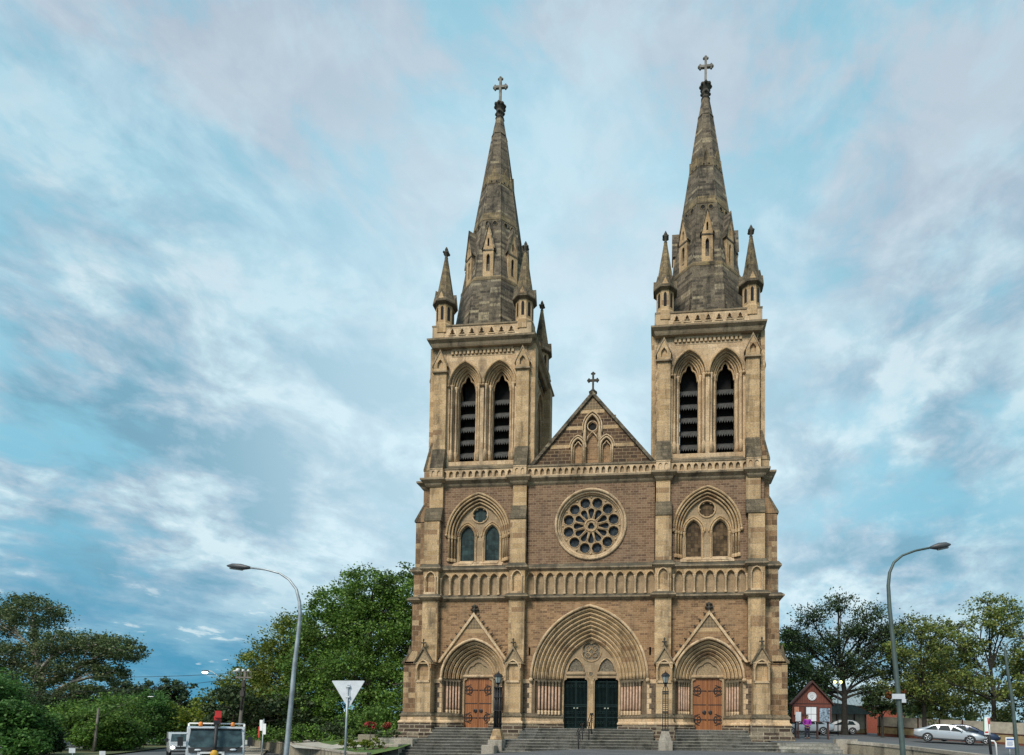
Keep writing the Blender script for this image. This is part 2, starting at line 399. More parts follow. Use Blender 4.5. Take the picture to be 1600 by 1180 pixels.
# --- blind arcade between the two lower string courses
m = MB(); holes = []
for i in range(13): holes.append(door_hole(-4.06 + i * .6767, .275, 10.62, 11.72, .37, 5))
m.plate([(-4.42, 10.4), (4.42, 10.4), (4.42, 12.52), (-4.42, 12.52)], holes, -.02, .3)
[m.tube([(x, -.03, z) for x, z in arch(-4.06 + i*.6767, .30, 11.74, .40, 5)], .045, 5) for i in range(13)]
ARC = [P_(m, 'blind_arcade', 'ashlar', label='blind arcade of thirteen small arches')]
m = MB(); m.box(-4.42, 4.42, .16, .5, 10.4, 12.5); m.build('arcade_back', 'arch_stone', ARC[0])
cols = [(-4.06 - .338 + i * .6767, 0) for i in range(14)]
for sx in (-1, 1):
    m = MB(); c = sx * 7.95; holes = [door_hole(c + (i - 3) * .68, .275, 10.62, 11.72, .37, 5) for i in range(7)]
    m.plate([(c - 3.5, 10.4), (c + 3.5, 10.4), (c + 3.5, 12.52), (c - 3.5, 12.52)], holes, -.02, .3); [m.tube([(x, -.03, z) for x, z in arch(c + (i - 3)*.68, .30, 11.74, .40, 5)], .045, 5) for i in range(7)]
    a = P_(m, 'blind_arcade', 'ashlar', label='blind arcade of seven small arches'); ARC.append(a)
    m = MB(); m.box(c - 3.5, c + 3.5, .16, .5, 10.4, 12.5); m.build('arcade_back', 'arch_stone', a)
    cols += [(c + (i - 3.5) * .68, 1 if sx < 0 else 2) for i in range(8)]
for x, k in cols:
    m = MB(); m.ngon(0, 0, [(.11, 10.6), (.11, 10.68), (.08, 10.74), (.066, 10.8), (.066, 11.58), (.09, 11.62), (.075, 11.66), (.125, 11.76), (.13, 11.82)], 8, 0, True)
    m.build('colonnette', 'ashlar_pale', ARC[k], loc=(x, -.10, 0))
# light string of slope stones under the arcade
m = MB(); m.sweep(wall_path(-.5, .57, xs=12.5), [(.0, 10.22), (.10, 10.26), (.26, 10.38), (.26, 10.46), (.06, 10.64), (-.1, 10.64), (-.1, 10.22)])
P_(m, 'string_course', 'course')
m = MB(); m.sweep(wall_path(-.47, .55, xs=12.4), [(.0, 12.22), (.08, 12.28), (.20, 12.38), (.20, 12.46), (.02, 12.72), (-.1, 12.72), (-.1, 12.22)])
P_(m, 'string_course', 'course')
m = MB(); m.sweep(wall_path(-.28, .49, xs=11.86), [(.0, 18.12), (.08, 18.2), (.12, 18.26), (.12, 18.33), (.36, 18.5), (.36, 18.62), (.12, 18.72), (-.1, 18.72), (-.1, 18.12)])
P_(m, 'cornice', 'course')
# balustrade with sunk arches, and its coping
def balu(c, w, n, name='balustrade'):
    m = MB(); p = w * 2 / n
    m.plate([(c - w, 18.68), (c + w, 18.68), (c + w, 19.32), (c - w, 19.32)], [door_hole(c - w + p * (i + .5), p * .30, 18.78, 19.02, .20, 4) for i in range(n)], -.12, .02)
    a = P_(m, name, 'ashlar_pale'); m = MB(); m.box(c - w, c + w, .02, .3, 18.6, 19.32); m.build('balustrade_back', 'arch_stone', a); return a
balu(0, 4.4, 21)
for sx in (-1, 1): balu(sx * 7.68, 2.75, 12)
m = MB(); m.sweep([(-4.4, -.12), (4.4, -.12)], [(-.3, 19.32), (.06, 19.32), (.08, 19.40), (-.0, 19.46), (-.3, 19.5)])
for sx in (-1, 1): m.sweep([(sx*7.68 - 2.72, -.12), (sx*7.68 + 2.72, -.12)], [(-.3, 19.322), (.05, 19.322), (.06, 19.38), (-.4, 19.66), (-.45, 19.6)])
P_(m, 'coping', 'course')

# --- plinth in pieces between the doors
def plinth(path):
    a = MB(); a.sweep(path, [(-.3, 2.62), (.0, 2.62), (.16, 2.40), (.16, 2.355), (-.3, 2.355)])
    b = MB(); b.sweep(path, [(-.3, 2.35), (.08, 2.35), (.08, 2.10), (.22, 1.98), (.22, 1.90), (-.3, 1.90)])
    d = MB(); d.sweep(path, [(-.3, 1.896), (.2, 1.896), (.2, .55), (-.3, .55)])
    p = P_(b, 'plinth', 'ashlar_pale'); a.build('plinth_cap', 'weathering', p); d.build('plinth_base', 'plinth_rubble', p)
    return p
yb = -.72; hb = .53; BOL = 11.18
for sx in (-1, 1):
    pth = [(-11.5, 7.4), (-11.5, 1.6), (-13.0, 1.6), (-13.0, .2), (-BOL - hb, .2), (-BOL - hb, yb), (-BOL + hb, yb), (-BOL + hb, 0), (-10.22, 0), (-9.75, .1), (-9.02, 1.0)]
    if sx < 0: plinth(pth)
    else: plinth([(-x, y) for x, y in reversed(pth)])
    pth = [(-6.92, 1.0), (-6.2, .1), (-5.74, 0), (-5.0 - hb, 0), (-5.0 - hb, yb), (-5.0 + hb, yb), (-5.0 + hb, 0), (-3.88, 0), (-3.6, .1), (-1.96, 1.25)]
    if sx < 0: plinth(pth)
    else: plinth([(-x, y) for x, y in reversed(pth)])
# heavy foot of the outer corners, below the plinth
for sx in (-1, 1):
    m = MB(); pth = [(-11.5, 7.4), (-11.5, 1.75), (-13.15, 1.75), (-13.15, .05), (-BOL - .68, .05), (-BOL - .68, yb - .15), (-BOL + .68, yb - .15), (-BOL + .68, -.25)]
    if sx > 0: pth = [(-x, y) for x, y in reversed(pth)]
    m.sweep(pth, [(-.3, 1.45), (.05, 1.45), (.22, 1.15), (.22, .3), (-.3, .3)]); P_(m, 'corner_footing', 'plinth_rubble')

# --- buttresses
def buttress(sx, inner):
    cl = (5.0 if inner else BOL) * sx; cu = (BI if inner else BO) * sx; ct = (4.85 if inner else 10.72) * sx
    m = MB()
    # lower stage with the sunk niche
    m.plate([(cl - .53, 2.5), (cl + .53, 2.5), (cl + .53, 6.0), (cl - .53, 6.0)], [door_hole(cl, .36, 4.78, 5.55, .5, 6)], yb, .3)
    m.box(cl - .5, cl + .5, yb + .16, yb + .2, 4.5, 6.05)
    m.box(cl - .52, cl + .52, yb + .3, .2, 5.9, 6.02)
    # plain shaft, arcade-stage and middle stage
    m.box(cu - .53, cu + .53, -.46, .3, 6.0, 10.3)
    m.plate([(cu - .53, 10.5), (cu + .53, 10.5), (cu + .53, 12.4), (cu - .53, 12.4)], [cusped_hole(cu, .27, 10.8, 11.8, .4)], -.46, .3)
    m.box(cu - .5, cu + .5, -.34, -.3, 10.5, 12.4)
    m.box(cu - .52, cu + .52, -.44, .3, 12.5, 15.8)
    m.box(ct - .47, ct + .47, -.22, .3, 16.4, 18.3)
    b = P_(m, 'buttress', 'ashlar')
    # quoin stones down both edges
    q = MB()
    for zc, w in [(z, k) for k, z in enumerate(np.arange(12.8, 15.7, .36))]:
        for e in (-1, 1):
            l = .20 if w % 2 else .34
            q.box(cu + e*.5245 - .003, cu + e*.5245 + .003, -.442, -.442 + l, zc, zc + .34)
    for k, zc in enumerate(np.arange(6.9, 10.1, .38)):
        for e in (-1, 1):
            l = .2 if k % 2 else .34
            q.box(cu + e*.533 - .003, cu + e*.533 + .003, -.463, -.463 + l, zc, zc + .36)
    q.build('quoins', 'ashlar_pale', b)
    for e in (-1, 1):
        if e == (-1 if (sx < 0) else 1) and not inner: continue
        q = MB(); q.box(cu + e*.5225 - .0015, cu + e*.5225 + .0015, -.436, -.004, 12.74, 15.7); q.box(cu + e*.5315 - .0015, cu + e*.5315 + .0015, -.455, -.004, 7.02, 10.2); build_each(q, 'return_face', 'rubble_high', b)
    w = MB()
    w.prism_x([(-.50, 15.72), (-.50, 15.86), (-.22, 16.72), (.2, 16.72), (.2, 15.72)], min(cu - .54*sx, ct - .48*sx, cu + .54*sx, ct + .48*sx), max(cu - .54*sx, ct - .48*sx, cu + .54*sx, ct + .48*sx))
    w.build('weathering', 'weathering', b)
    # niche colonnettes
    for e in (-1, 1):
        k = MB(); k.ngon(cu + e*.36, -.5, [(.07, 10.7), (.045, 10.8), (.045, 11.6), (.075, 11.78), (.08, 11.84)], 8, 0, True); k.build('colonnette', 'ashlar_pale', b)
        k = MB(); k.ngon(cl + e*.45, yb - .04, [(.06, 4.72), (.045, 4.8), (.045, 5.4), (.07, 5.55), (.075, 5.6)], 8, 0, True); k.build('colonnette', 'ashlar_pale', b)
    k = MB(); k.box(cu - .40, cu + .40, -.56, -.4, 10.64, 10.76); k.box(cl - .46, cl + .46, yb - .07, yb + .1, 4.6, 4.74)
    k.tube([(x, -.48, z) for x, z in arch(cu, .33, 11.78, .42, 6)], .045, 6); k.tube([(x, yb - .02, z) for x, z in arch(cl, .42, 5.55, .55, 6)], .05, 6)
    k.build('niche_moulding', 'ashlar_pale', b)
    # gabled cap of the lower stage
    g = MB(); pr = [(cl - .66, 5.92), (cl - .02, 7.02), (cl + .02, 7.02), (cl + .66, 5.92), (cl + .56, 5.92), (cl, 6.86), (cl - .56, 5.92)]
    g.prism_y([pr[0], pr[1], pr[2], pr[3], pr[4], pr[5], pr[6]], yb - .1, -.3)
    gp = g.build('gablet', 'weathering' if not inner else 'course', b)
    g = MB(); g.prism_y([(cl - .5, 6.0), (cl + .5, 6.0), (cl, 6.84)], yb + .02, -.3); g.build('gablet_wall', 'carved_pale', b)
    g = MB(); g.box(cl - .68, cl + .68, yb - .04, .05, 5.86, 5.95); g.build('gablet_string', 'trim', b)
    f = MB(); f.ngon(cl, yb - .02, [(.07, 6.95), (.045, 7.1), (.05, 7.2), (.11, 7.27), (.05, 7.33), (.04, 7.4), (.075, 7.46), (.03, 7.56)], 8, 0, True)
    f.box(cl - .17, cl + .17, yb - .07, yb + .03, 7.24, 7.32); f.build('finial', 'finial_stone', b)
    # pier in the balustrade, sloping foot of the belfry buttress and the belfry buttress
    p = MB(); p.plate([(ct - .46, 18.6), (ct + .46, 18.6), (ct + .46, 19.3), (ct - .46, 19.3)], [door_hole(ct + e*.2, .12, 18.8, 19.05, .16, 4) for e in (-1, 1)], -.36, .3)
    p.box(ct - .44, ct + .44, -.30, -.26, 18.7, 19.3); p.box(ct - .47, ct + .47, -.38, .3, 19.3, 19.36)
    p.build('pier', 'ashlar_pale', b)
    w = MB(); w.prism_x([(-.37, 19.34), (.04, 20.85), (.6, 20.85), (.6, 19.34)], ct - .47, ct + .47); w.build('weathering', 'weathering', b)
    u = MB(); u.box(ct - .44, ct + .44, .05, .8, 20.8, 26.2)
    u.plate([(ct - .47, 26.2), (ct + .47, 26.2), (ct + .47, 26.6), (ct, 27.62), (ct - .47, 26.6)], [cusped_hole(ct, .2, 26.42, 26.7, .36)], -.03, .4)
    u.box(ct - .4, ct + .4, .12, .16, 26.3, 27.1); u.build('belfry_buttress', 'ashlar', b)
    w = MB(); w.box(ct - .53, ct + .53, -.09, .5, 26.13, 26.22)
    for e in (-1, 1): w.prism_y([(ct + e*.56, 26.5), (ct + e*.56, 26.6), (ct, 27.74), (ct, 27.58)], -.07, .4)
    w.build('gablet_coping', 'course', b)
    return b
def cusped_hole(cx, s, z0, zs, h): return [(cx - s, z0)] + cusped(cx, s, zs, h, 8, .16, .10) + [(cx + s, z0)]
for sx in (-1, 1):
    for inner in (True, False): buttress(sx, inner)

# --- buttress standing out sideways at each outer corner
for sx in (-1, 1):
    m = MB(); m.T = side(sx)
    m.box(11.3, 12.97, .2, 1.55, .5, 6.02); m.box(11.3, 12.46, .25, 1.5, 6.0, 10.3); m.box(11.3, 12.40, .26, 1.49, 10.3, 12.4); m.box(11.3, 12.33, .27, 1.48, 12.4, 15.95)
    m.box(11.3, 11.83, .28, 1.46, 15.9, 19.5)
    m.box(10.9, 11.42, .42, 1.3, 19.4, 26.0)
    b = P_(m, 'side_buttress', 'quoin_mix')
    w = MB(); w.T = side(sx); sb = MB(); sb.T = side(sx)
    for (x0, z0, x1, z1, xi, ya, yb2) in [(13.08, 5.95, 12.45, 6.9, 11.4, .1, 1.65), (12.42, 15.9, 11.80, 17.1, 11.4, .2, 1.56), (11.88, 19.45, 11.38, 21.4, 11.2, .26, 1.48), (11.62, 25.7, 11.30, 27.2, 11.0, .36, 1.36)]:
        w.prism_y([(x0, z0), (x0, z0 + .12), (x1, z1), (x1 - .12, z1), (x0 - .16, z0)], ya, yb2); sb.prism_y([(x0 - .10, z0), (x1 - .08, z1 - .03), (xi, z1), (xi, z0)], ya + .02, yb2 - .04)
    build_each(w, 'weathering', 'weathering', b); build_each(sb, 'weathering_core', 'quoin_mix', b)
    w = MB(); w.T = side(sx); w.box(11.35, 13.05, .12, .3, 5.98, 6.1); w.prism_y([(12.3, 6.1), (13.0, 6.1), (12.85, 6.7), (12.7, 7.3), (12.5, 6.7)], .5, 1.2); w.build('gablet', 'weathering', b)

# --- central portal: eight receding orders
def tubepath(A, y): return [(x, y, z) for x, z in A]
def orders(c, n, s0, s1, h0, h1, zs0, zs1, y0, y1, r, zb, par):
    ring = MB(); roll = MB(); hol = MB()
    for i in range(n):
        a, b = i / n, (i + 1) / n
        sa, sb = s0 + (s1 - s0)*a, s0 + (s1 - s0)*b; ha, hb_ = h0 + (h1 - h0)*a, h0 + (h1 - h0)*b; za, zb_ = zs0 + (zs1 - zs0)*a, zs0 + (zs1 - zs0)*b
        y = y0 + (y1 - y0)*b; yn = y0 + (y1 - y0)*(i + 2)/n
        A = arch(c, sa, za, ha, 16); B = arch(c, sb, zb_, hb_, 16)
        ring.plate([(A[0][0], zb)] + A + [(A[-1][0], zb), (B[-1][0], zb)] + B[::-1] + [(B[0][0], zb)], [], y, yn + .02)
        k = .55; C = arch(c, sa + (sb - sa)*k, za, ha + (hb_ - ha)*k, 16)
        roll.tube(tubepath(C, y - r*.5), r, 8)
        C = arch(c, sa + (sb - sa)*.97, za, ha + (hb_ - ha)*.97, 16); roll.tube(tubepath(C, y + .01), r*.5, 6)
    ring.build('archivolt', 'recess_shade_stone', par); roll.build('arch_mouldings', 'ashlar', par)
    A = arch(c, s0 + .05, zs0, h0 + .06, 18); hol.tube(tubepath(A, y0 - .03), .10, 8)
    for x, z in (A[0], A[-1]): hol.ball((x, y0 - .1, z - .08), .15, 8, 6)
    hol.build('hood_mould', 'ashlar_pale', par)
def columns(c, n, xo, xi, yo, yi, zb, zt, par, r=.085, xw=None):
    cap = MB(); fill = MB(); jam = MB(); xw = xw or xo + .3
    for e in (-1, 1):
        for i in range(n):
            t = (i + .5) / n; x = c + e*(xo + (xi - xo)*t); y = yo + (yi - yo)*t
            k = MB(); k.ngon(x, y, [(r*.95, zb + .3), (r, zb + .5), (r*.95, zt - .32)], 10, 0, True); k.build('column', 'pink_granite', par)
            cap.ngon(x, y, [(r*1.3, zb), (r*1.35, zb + .1), (r*1.15, zb + .16), (r*1.45, zb + .24), (r*1.0, zb + .31)], 10, 0, True)
            fill.ngon(x, y, [(r*.95, zt - .33), (r*1.3, zt - .29), (r*1.0, zt - .26), (r*1.25, zt - .12), (r*1.7, zt - .02), (r*1.75, zt + .03)], 8, 0, True)
        # splayed jamb behind and the abacus over
        cap.prism_z([(c + e*xw, .012), (c + e*(xo + .16), yo + .03), (c + e*(xi - .04), yi + .12), (c + e*(xi - .04), yi + .5), (c + e*xw, yi + .5)], zb - 1.0, zb + .02)
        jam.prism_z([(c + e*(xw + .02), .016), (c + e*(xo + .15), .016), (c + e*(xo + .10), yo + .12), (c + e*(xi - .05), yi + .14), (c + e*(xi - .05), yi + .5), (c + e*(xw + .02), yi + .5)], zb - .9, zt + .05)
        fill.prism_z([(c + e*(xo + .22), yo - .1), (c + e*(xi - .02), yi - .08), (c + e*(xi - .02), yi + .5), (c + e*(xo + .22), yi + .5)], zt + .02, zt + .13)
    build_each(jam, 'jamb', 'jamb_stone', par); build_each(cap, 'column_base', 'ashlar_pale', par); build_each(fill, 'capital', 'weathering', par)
m = MB()
TY = 1.28
door_c = (-1.07, 1.07)
def shoulder(c, s, z0, z1): return [(c - s, z0), (c - s, z1 - .22), (c - s + .05, z1 - .14), (c - s + .18, z1 - .1), (c - s + .18, z1), (c + s - .18, z1), (c + s - .18, z1 - .1), (c + s - .05, z1 - .14), (c + s, z1 - .22), (c + s, z0)]
ty = [(-2.02, SILL - .1)] + arch(0, 2.02, 4.95, 2.85, 14) + [(2.02, SILL - .1)]
m.plate(ty, [shoulder(c, .82, SILL - .05, 5.1) for c in door_c] + [door_hole(c, .56, 5.55, 5.56, .92, 6) for c in door_c] + [foil(0, 6.93, .66, 4, 40, PI/4, .22)], TY, TY + .35)
m.prism_x([(TY - .04, 5.28), (TY - .10, 5.34), (TY - .10, 5.44), (TY - .0, 5.52), (TY + .02, 5.28)], -1.72, -.42); m.prism_x([(TY - .04, 5.28), (TY - .10, 5.34), (TY - .10, 5.44), (TY - .0, 5.52), (TY + .02, 5.28)], .42, 1.72)
POR = P_(m, 'portal', 'arch_stone', label='great central portal of receding pointed arches')
orders(0, 8, 3.87, 1.98, 4.87, 2.80, 4.92, 4.95, -.02, 1.15, .085, 4.86, POR)
columns(0, 7, 3.5, 2.06, .1, 1.06, 2.5, 4.78, POR, .078, 3.87)
m = MB()
for c in door_c: m.plate(door_hole(c, .58, 5.5, 5.56, .95, 6), [], TY + .1, TY + .2)
m.plate(circle(0, 6.93, .68, 32), [], TY + .1, TY + .2); m.build('tympanum_carving', 'carved', POR)
m = MB()   # tracery of the carved panels and the mouldings round them
for c in door_c: m.tube(tubepath(arch(c, .58, 5.55, .95, 8), TY - .01), .04, 6)
m.tube(tubepath(circle(0, 6.93, .70, 32), TY - .01), .045, 6, closed=True)
m.tube(tubepath(circle(0, 6.93, .22, 20), TY + .09), .03, 6, closed=True)
for k in range(4):
    a = k*PI/2 + PI/4; m.tube(tubepath(circle(.32*math.cos(a), 6.93 + .32*math.sin(a), .17, 16), TY + .08), .03, 5, closed=True)
m.tube(tubepath(circle(0, 5.36, .17, 16), TY - .01), .03, 6, closed=True)
m.build('tympanum_moulding', 'ashlar', POR)
m = MB(); m.plate(circle(0, 5.36, .16, 16), [], TY - .012, TY + .0); m.build('roundel', 'carved', POR)
m = MB(); m.box(-.16, .16, TY - .05, TY + .3, SILL + .35, 5.0); m.frustum(0, TY + .12, SILL - .1, SILL + .4, .24, .28, .18, .2); m.frustum(0, TY + .12, 4.85, 5.08, .16, .17, .25, .22)
for e in (-1, 1): m.frustum(e*1.98, TY + .05, SILL - .1, SILL + .5, .13, .2, .07, .12); m.box(e*1.97 - .07, e*1.97 + .07, TY - .04, TY + .3, SILL + .4, 4.9)
m.build('trumeau', 'ashlar', POR)
# green-black iron gates
for c in door_c:
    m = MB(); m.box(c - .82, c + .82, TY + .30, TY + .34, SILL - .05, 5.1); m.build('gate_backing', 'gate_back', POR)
    for e in (-1, 1):
        g = MB(); x0, x1 = (c - .80, c - .015) if e < 0 else (c + .015, c + .80)
        for z in (SILL + .04, SILL + .75, SILL + 1.5, SILL + 1.62, 4.82): g.box(x0, x1, TY + .20, TY + .245, z, z + .06)
        for k in range(9):
            x = x0 + .02 + (x1 - x0 - .04) * k / 8; w = .022 if k in (0, 8) else .011
            g.box(x - w, x + w, TY + .205, TY + .235, SILL + .02, 4.95 if k % 2 == 0 else 4.85)
        for k in range(4):
            x = x0 + .1 + (x1 - x0 - .2) * (k + .5) / 4
            for z in (SILL + .42, SILL + 1.12, 4.55): g.tube(tubepath(circle(x, z, .085, 12), TY + .215), .014, 5, closed=True)
        d = P_(g, 'iron_gate', 'gate_iron')
        h = MB(); h.box(c + e*.11 - .05, c + e*.11 + .05, TY + .17, TY + .205, 2.98, 3.06); h.build('handle', 'brass', d)

# --- the two side portals
for sx in (-1, 1):
    c = sx * GC; cd = sx * 8.03
    m = MB(); ty = [(c - 1.12, SILL - .1)] + arch(c, 1.12, 4.98, 1.5, 12) + [(c + 1.12, SILL - .1)]
    m.plate(ty, [shoulder(c, .98, SILL - .05, 5.06), [(c - .78, 5.24)] + cusped(c, .78, 5.3, .85, 18, .16, .07) + [(c + .78, 5.24)]], 1.0, 1.3)
    POS = P_(m, 'portal', 'arch_stone', label='side portal under a steep crocketed gable')
    orders(c, 5, 2.22, 1.1, 2.63, 1.52, 4.92, 4.98, -.06, .92, .075, 4.84, POS)
    columns(c, 5, 1.98, 1.2, .1, .85, 2.5, 4.76, POS, .068, 2.22)
    m = MB(); m.plate(arch(c, .95, 5.15, 1.15, 8), [], 1.1, 1.2); m.build('tympanum_carving', 'carved_pale', POS)
    m = MB(); m.prism_x([(.93, 5.10), (.90, 5.16), (.90, 5.24), (1.0, 5.28), (1.02, 5.1)], c - 1.08, c + 1.08); m.build('lintel', 'ashlar_pale', POS)
    for e in (-1, 1):
        m = MB(); m.box(c + e*.5 - .485, c + e*.5 + .485, 1.12, 1.19, SILL - .02, 5.08); d = P_(m, 'door_leaf', 'door_wood')
        for z in (2.28, 4.22):
            h = MB(); h.box(min(c + e*.06, c + e*.97), max(c + e*.06, c + e*.97), 1.095, 1.118, z - .028, z + .028)
            h.ball((c + e*.10, 1.1, z), .05, 6, 4); cx = c + e*.72
            h.tube(tubepath(circle(cx, z, .30, 20), 1.10), .022, 5, closed=True)
            for q in (-1, 1):
                h.tube(tubepath([(cx + e*.18, z + q*.05), (cx + e*.05, z + q*.26), (cx - e*.12, z + q*.38), (cx - e*.22, z + q*.36)], 1.10), .018, 5)
                h.tube(tubepath(circle(cx + e*.02, z + q*.13, .11, 12), 1.10), .018, 5, closed=True)
                h.tube(tubepath(circle(cx - e*.16, z + q*.10, .08, 10), 1.10), .016, 5, closed=True)
            h.build('hinge', 'iron', d)
        h = MB(); h.box(min(c + e*.06, c + e*.97), max(c + e*.06, c + e*.97), 1.095, 1.118, 3.26, 3.31); h.build('hinge', 'iron', d)
        h = MB(); h.ngon(0, 0, [(.135, 0), (.135, .03), (.05, .05)], 16, 0); 
        h.v = [(c + e*.20 + x, 1.118 - z, 2.78 + y) for x, y, z in h.v]; h.tube(tubepath(circle(c + e*.20, 2.75, .09, 12), 1.06), .016, 5, closed=True); h.build('handle', 'iron', d)
    # gable
    g = MB(); ro = arc_r(2.2, 2.63); A = [p for p in arch(c, 2.24, 4.92, 2.67, 20) if p[1] > 6.15]
    g.plate([(c - 2.36, 6.1), (c, 9.3), (c + 2.36, 6.1)] + A[::-1], [], -.14, .02); gb = P_(g, 'portal_gable', 'rubble_low')
    g = MB(); 
    for e in (-1, 1): g.prism_y([(c + e*2.5, 6.02), (c + e*2.44, 5.98), (c + e*2.30, 6.02), (c, 9.15), (c, 9.42)], -.26, .05)
    g.build('gable_coping', 'ashlar_pale', gb)
    g = MB(); g.plate([(c - .62, 8.32), (c + .62, 8.32), (c, 9.12)], [], -.15, -.13); g.build('gable_diaper', 'diaper', gb)
    g = MB(); g.box(c - .78, c + .78, -.146, -.13, 8.02, 8.28); g.build('gable_band', 'ashlar', gb)
    g = MB()
    for e in (-1, 1):
        for k in range(8):
            t = (k + .4) / 8; x = c + e*2.46*(1 - t); z = 6.05 + (9.4 - 6.05)*t
            g.ball((x + e*.09, -.14, z + .06), .075, 6, 4); g.ball((x + e*.17, -.14, z + .12), .05, 6, 4)
    g.build('crockets', 'finial_stone', gb)
    g = MB(); g.ngon(c, -.1, [(.09, 9.3), (.06, 9.45), (.07, 9.52), (.17, 9.6), (.08, 9.7), (.06, 9.74), (.12, 9.82), (.13, 9.9), (.04, 10.0)], 8, 0, True)
    for e in (-1, 1): g.ball((c + e*.2, -.1, 9.64), .09, 6, 5); g.ball((c + e*.16, -.1, 9.86), .07, 6, 5)
    g.build('finial', 'finial_stone', gb)
    # quoins beside the portals and the band level with the capitals
    q = MB()
    for e in (-1, 1):
        for k in range(6):
            l = .16 if k % 2 else .30; z = 2.62 + k*.34; x0 = c + e*2.22
            q.box(min(x0, x0 + e*l), max(x0, x0 + e*l), -.012, .1, z, z + .32)
        x0 = c + e*2.22; q.box(min(x0, x0 + e*.9), max(x0, x0 + e*.9), -.02, .1, 4.62, 4.9)
    q.build('jamb_quoins', 'ashlar_pale', POS)
    for e in (-1, 1):
        xo = (BOL - hb if e*sx > 0 else 5.0 + hb) * sx; xi = c + e*2.25; w_ = MB(); w_.box(min(xo, xi), max(xo, xi), -.006, .05, 2.6, 4.66); w_.build('flank_wall', 'rubble_flank', POS)
q = MB()
for e in (-1, 1):
    for k in range(6):
        l = .16 if k % 2 else .30; z = 2.62 + k*.34; x0 = e*3.87
        q.box(min(x0, x0 + e*l), max(x0, x0 + e*l), -.012, .1, z, z + .32)
    q.box(min(e*3.87, e*4.5), max(e*3.87, e*4.5), -.02, .1, 4.62, 4.9)
q.build('jamb_quoins', 'ashlar_pale', POR)
for e in (-1, 1):
    w_ = MB(); w_.box(min(e*3.9, e*(5.0 - hb)), max(e*3.9, e*(5.0 - hb)), -.006, .05, 2.6, 4.66); w_.build('flank_wall', 'rubble_flank', POR)

# --- rose window
m = MB(); zc = 15.37
ho = [foil(0, zc - .02, .24, 3, 36, PI/2, .3)]
for k in range(12):
    a = k*PI/6 + PI/12; ho.append(foil(1.59*math.cos(a), zc + 1.59*math.sin(a), .352, 7, 42, a, .12))
    a = k*PI/6; u = Vector((math.cos(a), math.sin(a))); v = Vector((-u.y, u.x)); pts = []
    for q, w in [(.50, .055), (.72, .12), (.92, .19), (1.05, .205), (1.15, .155), (1.20, .05)]: pts.append(u*q + v*w)
    pts += [u*q - v*w for q, w in [(1.20, .05), (1.15, .155), (1.05, .205), (.92, .19), (.72, .12), (.50, .055)]]
    ho.append([(p.x, zc + p.y) for p in pts])
m.plate(circle(0, zc, 2.24, 64), ho, .26, .5)
ROSE = P_(m, 'rose_window', 'arch_stone', label='round rose window with twelve petals ringed by twelve roundels')
m = MB(); m.plate(circle(0, zc, 2.24, 48), [], .46, .5); m.build('glass', 'rose_glass', ROSE)
m = MB()
for r_, y, q in [(2.36, -.04, .10), (2.22, .08, .09), (2.12, .2, .06)]: m.tube(tubepath(circle(0, zc, r_, 56), y), q, 8, closed=True)
m.build('hood_mould', 'ashlar_pale', ROSE)
m = MB(); m.tube(tubepath(circle(0, zc, .40, 28), .25), .06, 6, closed=True)
for k in range(12):
    a = k*PI/6 + PI/12; m.tube(tubepath(circle(1.59*math.cos(a), zc + 1.59*math.sin(a), .372, 20), .25), .026, 5, closed=True)
    a2 = a; m.tube([(.46*math.cos(a2), .25, zc + .46*math.sin(a2)), (1.16*math.cos(a2), .25, zc + 1.16*math.sin(a2))], .024, 5)
    a = k*PI/6; m.ball((1.93*math.cos(a), .26, zc + 1.93*math.sin(a)), .075, 8, 5)
m.build('tracery_mouldings', 'ashlar', ROSE)

